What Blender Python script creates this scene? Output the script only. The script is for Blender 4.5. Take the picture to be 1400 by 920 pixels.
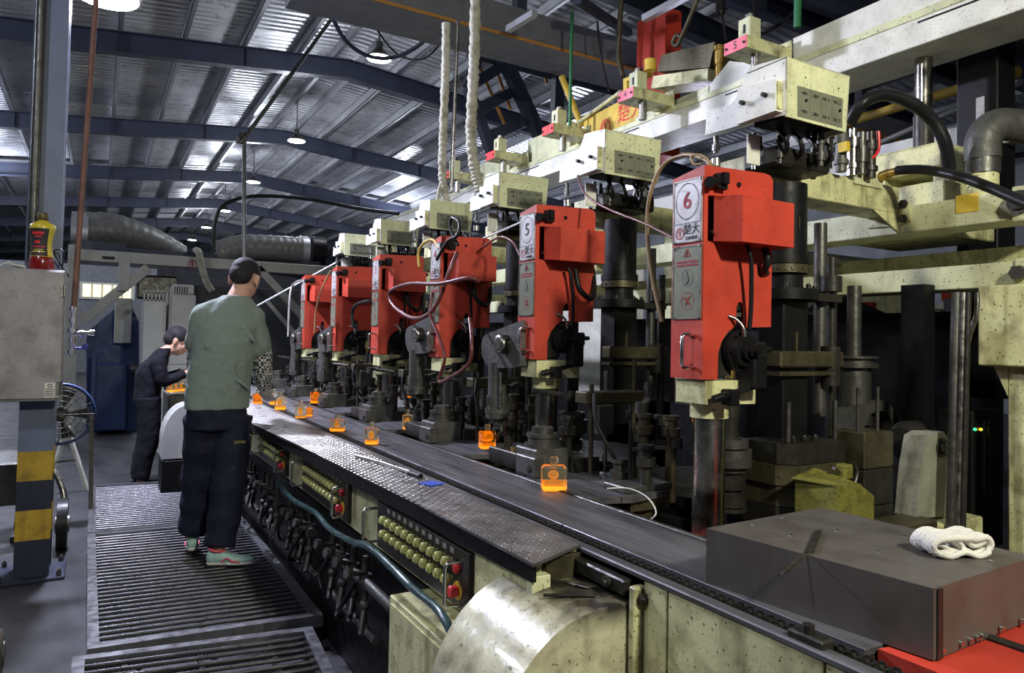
import bpy, bmesh, math, random
from mathutils import Vector, Matrix
random.seed(7)
for o in list(bpy.data.objects): bpy.data.objects.remove(o)
SC=bpy.context.scene; COL=SC.collection
# ---------------------------------------------------------------- camera
W,H,FPX=1400,920,970.0
PY=438.0   # the photograph is cropped: its optical centre lies at row 438
YAW,PITCH,ROLL=math.radians(30.3),math.radians(1.60),math.radians(1.10)
C0=Vector((0,0,1.45))
FW=Vector((math.sin(YAW)*math.cos(PITCH),math.cos(YAW)*math.cos(PITCH),math.sin(PITCH)))
_r=Vector((math.cos(YAW),-math.sin(YAW),0));_u=_r.cross(FW)
RT=_r*math.cos(ROLL)+_u*math.sin(ROLL);UP=RT.cross(FW)
cam=bpy.data.cameras.new('camera');cam.sensor_width=36;cam.lens=FPX/1400*36;cam.shift_y=-(H/2-PY)/W;cam.clip_start=.05;cam.clip_end=300
co=bpy.data.objects.new('camera',cam);COL.objects.link(co)
m=Matrix((RT,UP,-FW)).transposed().to_4x4();m.translation=C0;co.matrix_world=m
SC.camera=co
# ---------------------------------------------------------------- world, exposure
w=bpy.data.worlds.new('world');SC.world=w;w.use_nodes=True
w.node_tree.nodes['Background'].inputs[0].default_value=(.45,.55,.8,1)
w.node_tree.nodes['Background'].inputs[1].default_value=.012
SC.view_settings.view_transform='Standard';SC.view_settings.look='None'
SC.view_settings.exposure=0.0;SC.view_settings.gamma=1;SC.view_settings.use_curve_mapping=False
# ---------------------------------------------------------------- lights
def light(name,kind,loc,power,col,size=.3,target=None,spot=None):
    l=bpy.data.lights.new(name,kind);l.energy=power;l.color=col
    if kind=='AREA': l.shape='DISK';l.size=size
    else: l.shadow_soft_size=size
    if spot: l.spot_size=spot;l.spot_blend=.6
    o=bpy.data.objects.new(name,l);COL.objects.link(o);o.location=loc
    if target: o.rotation_euler=(Vector(target)-Vector(loc)).to_track_quat('-Z','Y').to_euler()
    return o
light('key_high_bay_light','SPOT',(-.05,6.0,3.88),1300,(.76,.78,1),.14,(1.2,4.6,0),math.radians(165))
light('work_light_behind_camera','AREA',(1.25,-1.2,3.1),112,(1,.97,.78),.25,(2.0,2.6,1.4))
light('fill_light_left_of_camera','AREA',(-2.4,1.2,4.4),80,(.84,.86,1),.4,(2.4,3,2.2))  # unseen lamp added to brighten the left-facing beam faces and the workers
BAYS=[(4.0,11.5),(4.05,17.5),(4.05,23),(4.1,29),(4.05,34),(4.0,39)]
for x,y in BAYS:
    light('high_bay_light','POINT',(x,y,6.05),215,(.86,.9,1),.2)
for x,y in [(-5,11),(-4.5,18),(-3,26),(11,16),(10,26)]:
    light('side_fill_light','POINT',(x,y,5.6),420,(.78,.83,1),.3)  # unseen fill lamps added at the hall sides to brighten the roof
light('far_workshop_light','POINT',(4.6,4.7,2.9),22,(.75,.75,1),.2)

def at(u,v,**k):
    d=FW+RT*((u-W/2)/FPX)+UP*((PY-v)/FPX)
    ax,val=list(k.items())[0];i='XYZ'.index(ax)
    return C0+d*((val-C0[i])/d[i])
# ---------------------------------------------------------------- materials
MATS={}
def mat(name,col,rough=.5,metal=0,dirt=0,dcol=(.02,.017,.012),scale=6,bump=.15,bscale=60,speck=0,streak=0,emit=None,es=0,trans=0,var=.12,coat=0,alpha=1):
    m=bpy.data.materials.new(name);m.use_nodes=True;nt=m.node_tree;N=nt.nodes;L=nt.links
    b=N['Principled BSDF'];b.inputs['Metallic'].default_value=metal
    b.inputs['Coat Weight'].default_value=coat;b.inputs['Specular IOR Level'].default_value=.22 if max(col)<.03 else .5
    if trans: b.inputs['Transmission Weight'].default_value=trans
    if emit: b.inputs['Emission Color'].default_value=(*emit,1);b.inputs['Emission Strength'].default_value=es
    if alpha<1: b.inputs['Alpha'].default_value=alpha
    tc=N.new('ShaderNodeTexCoord').outputs['Object']
    geo=N.new('ShaderNodeNewGeometry').outputs['Position']
    def noise(s,det=5,vec=geo,sc=(1,1,1)):
        mp=N.new('ShaderNodeMapping');mp.inputs['Scale'].default_value=sc;L.new(vec,mp.inputs[0])
        n=N.new('ShaderNodeTexNoise');n.inputs['Scale'].default_value=s;n.inputs['Detail'].default_value=det;L.new(mp.outputs[0],n.inputs[0]);return n.outputs[0]
    def ramp(fac,a,b_):
        r=N.new('ShaderNodeMapRange');r.inputs[1].default_value=a;r.inputs[2].default_value=b_;L.new(fac,r.inputs[0]);return r.outputs[0]
    def mix(fac,c1,c2,mul=1.):
        x=N.new('ShaderNodeMix');x.data_type='RGBA'
        f=N.new('ShaderNodeMath');f.operation='MULTIPLY';f.inputs[1].default_value=mul;L.new(fac,f.inputs[0]);L.new(f.outputs[0],x.inputs[0])
        for s,c in ((6,c1),(7,c2)):
            if isinstance(c,tuple): x.inputs[s].default_value=(*c,1)
            else: L.new(c,x.inputs[s])
        return x.outputs[2]
    n0=noise(scale)
    lo=tuple(c*(1-var) for c in col);hi=tuple(min(1,c*(1+var)) for c in col)
    c=mix(ramp(n0,.3,.7),lo,hi)
    if dirt: c=mix(ramp(noise(scale*1.7,8),.48,.72),c,dcol,dirt)
    if streak: c=mix(ramp(noise(14,6,geo,(1,1,.12)),.55,.68),c,dcol,streak)
    if speck: c=mix(ramp(noise(90,3),.63,.68),c,dcol,speck)
    L.new(c,b.inputs['Base Color'])
    rr=N.new('ShaderNodeMapRange');rr.inputs[1].default_value=.3;rr.inputs[2].default_value=.7
    rr.inputs[3].default_value=max(.04,rough-.1);rr.inputs[4].default_value=min(1,rough+.12);L.new(noise(scale*3,6),rr.inputs[0]);L.new(rr.outputs[0],b.inputs['Roughness'])
    if bump:
        bp=N.new('ShaderNodeBump');bp.inputs['Strength'].default_value=bump;bp.inputs['Distance'].default_value=.004;L.new(noise(bscale,6),bp.inputs['Height']);L.new(bp.outputs[0],b.inputs['Normal'])
    MATS[name]=m;return m
cream=mat('cream_enamel',(.66,.68,.42),.38,0,.35,(.16,.13,.06),5,.12,80,speck=.95,streak=.3)
cream2=mat('cream_enamel_soiled',(.66,.65,.35),.42,0,.7,(.10,.075,.025),7,.2,80,speck=.95,streak=.6)
white_p=mat('off_white_enamel',(.74,.74,.66),.35,0,.25,(.2,.18,.12),6,.08,80,speck=.6)
coverp=mat('scuffed_cream_cover',(.56,.54,.37),.27,0,.6,(.12,.095,.045),9,.3,40,speck=.8,streak=.4,coat=.12)
red=mat('red_enamel',(.50,.050,.026),.5,0,.22,(.16,.015,.01),6,.1,70,speck=.5,var=.15)
redflat=mat('red_enamel_plain',(.50,.045,.025),.45,0,.4,(.2,.01,.01),3)
pink=mat('pink_number_plate',(.85,.15,.22),.5)
pinkr=mat('red_number_plate',(.85,.06,.06),.5)
yellow=mat('yellow_enamel',(.72,.50,.06),.45,0,.3,(.15,.1,.02),6,speck=.4)
olive=mat('oily_yellow_green_steel',(.22,.21,.045),.4,.2,.5,(.02,.02,.01),12,.5,60,speck=.9)
oily=mat('oily_dark_steel',(.040,.038,.032),.40,.5,.5,(.008,.007,.005),9,.4,50,speck=.5)
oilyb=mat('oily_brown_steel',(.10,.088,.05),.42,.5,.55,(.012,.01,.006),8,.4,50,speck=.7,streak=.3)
black=mat('black_painted_steel',(.007,.007,.008),.45,0,.2,(.004,.004,.004),8,.2,50)
blackr=mat('black_rubber',(.012,.012,.013),.38,0,bump=.1)
steel=mat('worn_bare_steel',(.36,.35,.32),.3,1,.4,(.05,.045,.03),9,.2,60,speck=.3)
steeld=mat('dull_grey_steel',(.12,.12,.11),.42,.75,.45,(.03,.027,.02),8,.3,60)
pole=mat('polished_column_steel',(.36,.35,.31),.22,1,.25,(.12,.11,.08),5,.1,60,speck=.2)
chrome=mat('polished_chrome',(.75,.75,.76),.14,1,bump=.02)
castg=mat('cast_grey_iron',(.095,.095,.085),.5,.4,.5,(.02,.018,.012),10,.6,50)
tablem=mat('worn_conveyor_steel',(.13,.13,.14),.48,.5,.55,(.018,.017,.017),14,.6,40,streak=0,speck=.2,var=.4)
boxm=mat('dark_box_steel',(.10,.09,.08),.45,.15,.4,(.022,.017,.014),5,.08,60,streak=.3)
floorm=mat('grimy_concrete',(.038,.038,.043),.5,0,.6,(.018,.018,.022),1.6,.25,14,var=.3)
roofm=mat('galvanised_roof_sheet',(.62,.63,.66),.34,.45,.25,(.18,.18,.2),1.2,.25,3)
rafm=mat('dark_blue_grey_steel',(.035,.042,.07),.5,.2,.2,(.02,.02,.03),2)
purm=mat('galvanised_purlin',(.45,.46,.49),.42,.5,.2,(.1,.1,.12),2)
colm=mat('blue_grey_column_paint',(.15,.18,.27),.42,0,.2,(.05,.06,.08),4,streak=.2)
navy=mat('dark_blue_stripe',(.018,.022,.045),.5,0,.2)
yelst=mat('yellow_stripe',(.50,.32,.03),.5,0,.55,(.05,.04,.02),7,streak=.3)
greyb=mat('grey_cabinet_paint',(.36,.345,.34),.42,.1,.45,(.09,.08,.06),5,.15,50,speck=.5,streak=.15)
cabm=mat('pale_grey_cabinet',(.42,.43,.40),.45,0,.2,(.2,.2,.17),3)
bluem=mat('blue_machine_paint',(.022,.05,.15),.45,0,.35,(.01,.015,.03),3)
gantm=mat('grey_white_frame_paint',(.44,.45,.42),.45,0,.2,(.2,.2,.18),4)
ductm=mat('silver_insulation',(.20,.20,.19),.45,.3,.35,(.07,.06,.05),9,.9,18)
hosewrap=mat('wrapped_fabric_hose',(.42,.41,.33),.7,0,.75,(.16,.13,.07),10,1,45,streak=.3)
rust=mat('rusty_pipe',(.20,.10,.07),.6,.2,.5,(.08,.035,.02),9)
grey_plate=mat('grey_green_plate',(.20,.21,.15),.42,.2,.15,(.12,.12,.08),20,.03)
sil_plate=mat('silver_label_plate',(.62,.60,.60),.35,.3,.2,(.3,.28,.28),14,.05,speck=.4)
darkink=mat('dark_print',(.03,.025,.03),.6,bump=0)
redink=mat('dark_red_print',(.35,.02,.04),.6,bump=0)
redink2=mat('red_sign_print',(.75,.03,.03),.6,bump=0)
knobm=mat('pale_yellow_knob',(.62,.62,.22),.3,.1,bump=.05,coat=.5)
redbtn=mat('red_button',(.7,.03,.04),.3,bump=0);yelbtn=mat('yellow_ring',(.75,.52,.03),.4,bump=0)
teal=mat('dark_teal_hose',(.025,.06,.065),.22,0,bump=.05,coat=.4)
redhose=mat('maroon_cable',(.13,.03,.03),.35,bump=.1);tanhose=mat('tan_cable',(.30,.20,.09),.45,bump=.1)
greenp=mat('green_pipe_paint',(.02,.16,.06),.45);brass=mat('brass',(.45,.30,.08),.3,.9)
bluecard=mat('blue_plastic_card',(.02,.08,.55),.35,bump=0)
cloth=mat('white_cotton_glove',(.62,.61,.56),.85,0,.15,(.35,.32,.26),12,.6,160)
skin=mat('skin',(.52,.30,.21),.5,0,bump=.05,var=.06);hair=mat('short_black_hair',(.018,.016,.018),.6,bump=.6,bscale=220)
shirt=mat('grey_green_shirt',(.19,.235,.205),.85,0,bump=.35,bscale=14,var=.07)
trous=mat('navy_work_trousers',(.011,.013,.028),.75,0,bump=.4,bscale=12,var=.2)
blacksh=mat('black_sweater',(.006,.006,.010),.8,0,bump=.3,bscale=14)
glovem=mat('grey_work_glove',(.28,.27,.26),.85,0,.3,(.1,.09,.08),20,.5,120)
shoem=mat('sage_green_sneaker_mesh',(.34,.52,.45),.55,0,.2,(.1,.12,.1),20,.4,120)
solem=mat('dirty_sole_rubber',(.60,.58,.52),.6,0,.5,(.12,.11,.1),20);shoepink=mat('pink_sneaker_lining',(.75,.10,.16),.6)
glass2=mat('amber_hot_glass',(1,.62,.22),.05,0,bump=0,trans=1,var=.03)
glass=mat('clear_hot_glass',(.99,.96,.78),.04,0,bump=0,trans=1,var=.03,emit=(1,.75,.25),es=.015)
hot=mat('glowing_orange_glass',(1,.55,.06),.08,0,bump=0,trans=.9,emit=(1,.30,.01),es=.22,var=.2,coat=.5)
core=mat('glowing_glass_core',(1,.4,.02),.2,0,bump=.5,bscale=90,emit=(1,.30,.012),es=1.5,var=.5)
hot2=mat('amber_glass',(.95,.42,.03),.1,0,bump=0,trans=.75,emit=(1,.5,.08),es=.12,var=.2)
lampem=mat('lamp_glow',(1,1,1),.4,bump=0,emit=(.85,.88,1),es=40)
lampem2=mat('far_lamp_glow',(1,1,1),.4,bump=0,emit=(1,.97,.9),es=9)
winem=mat('lit_window_pane',(.8,.75,.5),.4,bump=0,emit=(1,.9,.55),es=1.1)
ledg=mat('green_led',(0,.5,.1),.4,bump=0,emit=(.02,1,.2),es=5);leda=mat('amber_led',(.6,.3,0),.4,bump=0,emit=(1,.5,.02),es=5)
orangeb=mat('orange_switch_box',(.75,.28,.01),.45,bump=0)
bagred=mat('bottle_red_liquid',(.22,.008,.01),.25,bump=0,coat=.6);bagyel=mat('bottle_yellow_label',(.75,.60,.04),.3,bump=0,coat=.4)
# checked sleeve
def check_mat():
    m=bpy.data.materials.new('black_white_check');m.use_nodes=True;N=m.node_tree.nodes;L=m.node_tree.links
    ch=N.new('ShaderNodeTexChecker');ch.inputs['Scale'].default_value=1;ch.inputs[1].default_value=(.5,.5,.48,1);ch.inputs[2].default_value=(.012,.012,.015,1)
    mp=N.new('ShaderNodeMapping');mp.inputs['Scale'].default_value=(70,70,70);mp.inputs['Rotation'].default_value=(.03,.05,.35)
    tc=N.new('ShaderNodeTexCoord');L.new(tc.outputs['Object'],mp.inputs[0]);L.new(mp.outputs[0],ch.inputs[0]);b=N['Principled BSDF'];L.new(ch.outputs[0],b.inputs['Base Color']);b.inputs['Roughness'].default_value=.85;return m
checkm=check_mat()
def along_y(m,sc):
    N=m.node_tree.nodes
    for n in N:
        if n.type=='TEX_NOISE':
            for l in n.inputs[0].links: l.from_node.inputs['Scale'].default_value=(1,sc,1)
along_y(tablem,.12)
def stain_x(m,x0,x1,col):
    N=m.node_tree.nodes;L=m.node_tree.links;b=N['Principled BSDF'];g=N.new('ShaderNodeNewGeometry').outputs['Position'];sp=N.new('ShaderNodeSeparateXYZ');L.new(g,sp.inputs[0])
    n=N.new('ShaderNodeTexNoise');n.inputs['Scale'].default_value=22;n.inputs['Detail'].default_value=8;L.new(g,n.inputs[0])
    a=N.new('ShaderNodeMapRange');a.inputs[1].default_value=x0;a.inputs[2].default_value=x1;L.new(sp.outputs[0],a.inputs[0])
    q=N.new('ShaderNodeMath');q.operation='MULTIPLY_ADD';L.new(n.outputs[0],q.inputs[0]);q.inputs[1].default_value=1.3;q.inputs[2].default_value=-.72
    w_=N.new('ShaderNodeMath');w_.operation='ADD';w_.use_clamp=True;L.new(q.outputs[0],w_.inputs[0]);L.new(a.outputs[0],w_.inputs[1])
    z=N.new('ShaderNodeMapRange');z.inputs[1].default_value=.79;z.inputs[2].default_value=.84;L.new(sp.outputs[2],z.inputs[0])
    w2_=N.new('ShaderNodeMath');w2_.operation='MULTIPLY';L.new(w_.outputs[0],w2_.inputs[0]);L.new(z.outputs[0],w2_.inputs[1])
    x=N.new('ShaderNodeMix');x.data_type='RGBA';L.new(w2_.outputs[0],x.inputs[0]);old=b.inputs['Base Color'].links[0].from_socket;L.new(old,x.inputs[6]);x.inputs[7].default_value=(*col,1);L.new(x.outputs[2],b.inputs['Base Color'])
stain_x(coverp,.84,.99,(.030,.026,.022))
treadm=mat('tread_plate_steel',(.30,.29,.28),.34,.75,.55,(.06,.05,.045),5,.2,50,var=.3)
# ---------------------------------------------------------------- mesh helpers
class MB:
    def __init__(s): s.v=[];s.f=[];s.sm=[]
    def add(s,vs,fs,smooth=False):
        n=len(s.v);s.v+=[Vector(x) for x in vs];s.f+=[[i+n for i in f] for f in fs];s.sm+=[smooth]*len(fs);return s
    def box(s,x0,x1,y0,y1,z0,z1,b=0,M=None):
        x0,x1=min(x0,x1),max(x0,x1);y0,y1=min(y0,y1),max(y0,y1);z0,z1=min(z0,z1),max(z0,z1)
        b=min(b,(x1-x0)*.45,(y1-y0)*.45,(z1-z0)*.45)
        if b<=0:
            vs=[(x,y,z) for x in (x0,x1) for y in (y0,y1) for z in (z0,z1)]
            fs=[(0,1,3,2),(4,6,7,5),(0,4,5,1),(2,3,7,6),(0,2,6,4),(1,5,7,3)]
        else:
            vs=[];idx={}
            for i,x in enumerate((x0,x1)):
                for j,y in enumerate((y0,y1)):
                    for k,z in enumerate((z0,z1)):
                        sx,sy,sz=(1-2*i)*b,(1-2*j)*b,(1-2*k)*b
                        idx[i,j,k,0]=len(vs);vs.append((x,y+sy,z+sz))
                        idx[i,j,k,1]=len(vs);vs.append((x+sx,y,z+sz))
                        idx[i,j,k,2]=len(vs);vs.append((x+sx,y+sy,z))
            q=lambda i,j,k,a:idx[i,j,k,a];fs=[]
            for i in (0,1): fs.append([q(i,0,0,0),q(i,0,1,0),q(i,1,1,0),q(i,1,0,0)][::1 if i==0 else -1])
            for j in (0,1): fs.append([q(0,j,0,1),q(1,j,0,1),q(1,j,1,1),q(0,j,1,1)][::1 if j==0 else -1])
            for k in (0,1): fs.append([q(0,0,k,2),q(0,1,k,2),q(1,1,k,2),q(1,0,k,2)][::1 if k==0 else -1])
            for j in (0,1):
                for k in (0,1): fs.append([q(0,j,k,1),q(1,j,k,1),q(1,j,k,2),q(0,j,k,2)])
            for i in (0,1):
                for k in (0,1): fs.append([q(i,0,k,0),q(i,1,k,0),q(i,1,k,2),q(i,0,k,2)])
            for i in (0,1):
                for j in (0,1): fs.append([q(i,j,0,0),q(i,j,1,0),q(i,j,1,1),q(i,j,0,1)])
            for i in (0,1):
                for j in (0,1):
                    for k in (0,1): fs.append([q(i,j,k,0),q(i,j,k,1),q(i,j,k,2)])
        if M: vs=[M@Vector(v) for v in vs]
        return s.add(vs,fs)
    def bar(s,p0,p1,w,h,b=0):           # rectangular bar between two points, w across (horizontal), h up
        p0,p1=Vector(p0),Vector(p1);d=p1-p0;L=d.length;M=frame(d,Vector((0,0,1)));M.translation=p0
        return s.box(-w/2,w/2,-h/2,h/2,0,L,b,M)
    def cyl(s,p0,p1,r0,r1=None,n=20,caps=True):
        r1=r0 if r1 is None else r1;p0,p1=Vector(p0),Vector(p1);M=frame(p1-p0);a=M.col[0].xyz;b=M.col[1].xyz
        rg=[[p+a*(r*math.cos(t))+b*(r*math.sin(t)) for t in [2*math.pi*i/n for i in range(n)]] for p,r in ((p0,r0),(p1,r1))]
        s.add(rg[0]+rg[1],[(i,(i+1)%n,n+(i+1)%n,n+i) for i in range(n)],True)
        if caps: s.add(rg[0],[list(range(n))[::-1]]);s.add(rg[1],[list(range(n))])
        return s
    def stack(s,c,axis,prof,n=24):      # stepped turned part: prof = [(h0,h1,r0[,r1])]
        c=Vector(c);a=Vector(axis).normalized()
        for p in prof: s.cyl(c+a*p[0],c+a*p[1],p[2],p[3] if len(p)>3 else p[2],n)
        return s
    def tube(s,pts,r,n=8,res=5,closed=False):
        pts=[Vector(p) for p in pts]
        if res>1 and len(pts)>2:
            q=[]
            for i in range(len(pts)-1):
                a,b,c,d=pts[max(i-1,0)],pts[i],pts[i+1],pts[min(i+2,len(pts)-1)]
                for k in range(res):
                    t=k/res;q.append(.5*((2*b)+(c-a)*t+(2*a-5*b+4*c-d)*t*t+(3*b-a-3*c+d)*t**3))
            q.append(pts[-1]);pts=q
        vs=[];prev=None
        for i,p in enumerate(pts):
            d=(pts[min(i+1,len(pts)-1)]-pts[max(i-1,0)])
            if d.length<1e-9: d=Vector((0,0,1))
            d.normalize()
            if prev is None: prev=frame(d).col[0].xyz
            a=(prev-d*prev.dot(d)).normalized();prev=a;b=d.cross(a)
            rr=r(i/(len(pts)-1)) if callable(r) else r
            vs+=[p+a*(rr*math.cos(2*math.pi*k/n))+b*(rr*math.sin(2*math.pi*k/n)) for k in range(n)]
        m=len(pts);fs=[(i*n+k,i*n+(k+1)%n,(i+1)*n+(k+1)%n,(i+1)*n+k) for i in range(m-1) for k in range(n)]
        s.add(vs,fs,True);s.add(vs[:n],[list(range(n))[::-1]]);s.add(vs[-n:],[list(range(n))]);return s
    def lathe(s,c,prof,n=24,axis=(0,0,1)):
        c=Vector(c);M=frame(Vector(axis));a,b,z=M.col[0].xyz,M.col[1].xyz,M.col[2].xyz
        vs=[c+a*(r*math.cos(2*math.pi*k/n))+b*(r*math.sin(2*math.pi*k/n))+z*h for h,r in prof for k in range(n)]
        m=len(prof);s.add(vs,[(i*n+k,i*n+(k+1)%n,(i+1)*n+(k+1)%n,(i+1)*n+k) for i in range(m-1) for k in range(n)],True)
        s.add(vs[:n],[list(range(n))[::-1]]);s.add(vs[-n:],[list(range(n))]);return s
    def prism(s,pts,vec,smooth=False):  # polygon pts extruded by vec
        pts=[Vector(p) for p in pts];vec=Vector(vec);n=len(pts);q=[p+vec for p in pts]
        s.add(pts,[list(range(n))]);s.add(q,[list(range(n))[::-1]])
        s.add(pts+q,[(i,(i+1)%n,n+(i+1)%n,n+i) for i in range(n)],smooth);return s
    def ball(s,c,r,n=16,m=10,rx=None):
        c=Vector(c);rx=Vector(rx or (1,1,1));vs=[];fs=[]
        for i in range(m+1):
            t=math.pi*i/m
            for k in range(n):
                p=2*math.pi*k/n;vs.append(c+Vector((math.sin(t)*math.cos(p)*rx.x,math.sin(t)*math.sin(p)*rx.y,math.cos(t)*rx.z))*r)
        fs=[(i*n+k,i*n+(k+1)%n,(i+1)*n+(k+1)%n,(i+1)*n+k) for i in range(m) for k in range(n)]
        return s.add(vs,fs,True)
    def mesh(s,name,off):
        me=bpy.data.meshes.new(name);me.from_pydata([tuple(v-off) for v in s.v],[],s.f)
        me.polygons.foreach_set('use_smooth',s.sm);me.validate();bm=bmesh.new();bm.from_mesh(me);bmesh.ops.recalc_face_normals(bm,faces=bm.faces);bm.to_mesh(me);bm.free();return me
    def build(s,name,m,parent=None,**k):
        if parent is not None and name in ('bolt','screw','stud','clamp','knob','anchor_bolt','claw','tag','spindle','plug_bolt') :
            cl=s.clusters()
            if len(cl)>1:
                for c in cl: o=c.build1(name,m,parent,**k)
                return o
        return s.build1(name,m,parent,**k)
    def clusters(s):
        n=len(s.v);p=list(range(n))
        def fd(i):
            while p[i]!=i: p[i]=p[p[i]];i=p[i]
            return i
        for f in s.f:
            for q in f[1:]: p[fd(q)]=fd(f[0])
        isl={}
        for i in range(n): isl.setdefault(fd(i),[]).append(i)
        bb=[[Vector([min(s.v[i][a] for i in g) for a in range(3)]),Vector([max(s.v[i][a] for i in g) for a in range(3)]),[k]] for k,g in isl.items()]
        ch=True
        while ch:
            ch=False;out=[]
            for b in bb:
                for c in out:
                    if all(b[0][a]<=c[1][a]+.0008 and c[0][a]<=b[1][a]+.0008 for a in range(3)):
                        c[0]=Vector(map(min,c[0],b[0]));c[1]=Vector(map(max,c[1],b[1]));c[2]+=b[2];ch=True;break
                else: out.append(b)
            bb=out
        res=[]
        for b in bb:
            ks=set(b[2]);mb=MB();mp={}
            for i in range(n):
                if fd(i) in ks: mp[i]=len(mb.v);mb.v.append(s.v[i])
            for f,sm in zip(s.f,s.sm):
                if f[0] in mp: mb.f.append([mp[i] for i in f]);mb.sm.append(sm)
            res.append(mb)
        return res
    def build1(s,name,m,parent=None,**k):
        if parent is None:
            xs=[v.x for v in s.v];ys=[v.y for v in s.v];zs=[v.z for v in s.v]
            off=Vector(((min(xs)+max(xs))/2,(min(ys)+max(ys))/2,min(zs)))
        else: off=wloc(parent)
        me=s.mesh(name,off);me.materials.append(m);o=bpy.data.objects.new(name,me);COL.objects.link(o)
        if parent is None: o.location=off
        else: o.parent=parent
        for a,b in k.items(): o[a]=b
        return o
def wloc(o):
    v=Vector((0,0,0))
    while o: v+=Vector(o.location);o=o.parent
    return v
def frame(d,up=None):
    d=Vector(d).normalized();u=Vector((0,0,1)) if up is None else up
    if abs(d.dot(u))>.98: u=Vector((1,0,0))
    x=u.cross(d).normalized();y=d.cross(x);return Matrix((x,y,d)).transposed().to_4x4()
def thing(name,label,cat,loc,group=None):
    o=bpy.data.objects.new(name,None);o.empty_display_size=.05;COL.objects.link(o);o.location=loc;o['label']=label;o['category']=cat
    if group: o['group']=group
    return o
def tag(o,label,cat,group=None):
    o['label']=label;o['category']=cat
    if group: o['group']=group
    return o
def struct(name,m,mb,parent=None):
    o=mb.build(name,m,parent)
    if parent is None: o['kind']='structure'
    return o
def dup(root,delta,label=None):
    def cp(o,par):
        c=o.copy();COL.objects.link(c)
        if par is not None: c.parent=par
        for h in list(o.children): cp(h,c)
        return c
    c=cp(root,None);c.location=Vector(root.location)+Vector(delta)
    if label: c['label']=label
    return c
DG=None
def text(name,body,size,loc,face,m,parent,xs=1,align='CENTER',ext=.0006):
    cu=bpy.data.curves.new(name,'FONT');cu.body=body;cu.size=size;cu.extrude=ext;cu.align_x=align;cu.align_y='CENTER';cu.resolution_u=3
    o=bpy.data.objects.new(name,cu);COL.objects.link(o)
    bpy.context.view_layer.update();me=bpy.data.meshes.new_from_object(o.evaluated_get(bpy.context.evaluated_depsgraph_get()))
    bpy.data.objects.remove(o);me.name=name
    X={'-y':(1,0,0),'-x':(0,-1,0)}[face];Z={'-y':(0,-1,0),'-x':(-1,0,0)}[face]
    R=Matrix((X,(0,0,1),Z)).transposed().to_4x4();off=Vector(loc)-wloc(parent)
    me.transform(Matrix.Translation(off)@R@Matrix.Diagonal((xs,1,1,1)));me.materials.clear();me.materials.append(m)
    q=bpy.data.objects.new(name,me);COL.objects.link(q);q.parent=parent;return q
def ring2(mb,c,r,t,face,n=28,th=.0008,a0=0,a1=2*math.pi,sy=1):
    X={'-y':Vector((1,0,0)),'-x':Vector((0,-1,0))}[face];N={'-y':Vector((0,-1,0)),'-x':Vector((-1,0,0))}[face];Z=Vector((0,0,1));c=Vector(c)
    vs=[c+X*(q*math.cos(a0+(a1-a0)*k/n))+Z*(q*sy*math.sin(a0+(a1-a0)*k/n))+N*th for k in range(n+1) for q in (r-t/2,r+t/2)]
    mb.add(vs,[(2*k,2*k+1,2*k+3,2*k+2) for k in range(n)]);return mb
def solid(name,prims,m,parent,voxel=.008,smooth=6,disp=None):
    """prims collected in an MB -> one continuous surface (voxel union, smoothed)"""
    me=prims.mesh(name,wloc(parent));o=bpy.data.objects.new(name,me);COL.objects.link(o)
    r=o.modifiers.new('r','REMESH');r.mode='VOXEL';r.voxel_size=voxel;r.use_smooth_shade=True
    if smooth: s=o.modifiers.new('s','SMOOTH');s.factor=.5;s.iterations=smooth
    if disp:
        t=bpy.data.textures.new(name,'CLOUDS');t.noise_scale=disp[1];t.noise_depth=2
        d=o.modifiers.new('d','DISPLACE');d.texture=t;d.strength=disp[0];d.texture_coords='LOCAL'
    bpy.context.view_layer.update();q=bpy.data.meshes.new_from_object(o.evaluated_get(bpy.context.evaluated_depsgraph_get()))
    bpy.data.objects.remove(o);q.name=name;q.materials.clear();q.materials.append(m)
    q.polygons.foreach_set('use_smooth',[True]*len(q.polygons))
    z=bpy.data.objects.new(name,q);COL.objects.link(z);z.parent=parent;return z
def caps(mb,p0,p1,r0,r1,n=14):
    mb.cyl(p0,p1,r0,r1,n);mb.ball(p0,r0,n,8);mb.ball(p1,r1,n,8);return mb
def loft(mb,rings,n=24):    # rings: (center, half x, half y, yaw)
    vs=[]
    for c,rx,ry,a in rings:
        for k in range(n):
            t=2*math.pi*k/n;x=rx*math.cos(t);y=ry*math.sin(t)
            vs.append(Vector(c)+Vector((x*math.cos(a)-y*math.sin(a),x*math.sin(a)+y*math.cos(a),0)))
    m=len(rings);fs=[(i*n+k,i*n+(k+1)%n,(i+1)*n+(k+1)%n,(i+1)*n+k) for i in range(m-1) for k in range(n)]
    fs+=[list(range(n))[::-1],[(m-1)*n+k for k in range(n)]];mb.add(vs,fs,True);return mb
def cable(name,pts,r,m,label,cat='cable',n=8):
    return tag(MB().tube(pts,r,n,6).build(name,m),label,cat)
def bolt(mb,c,d,r=.012,h=.008):
    c=Vector(c);d=Vector(d).normalized();mb.cyl(c,c+d*h,r,r,6);mb.cyl(c+d*h,c+d*h*1.3,r*.6,r*.5,8)
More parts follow.
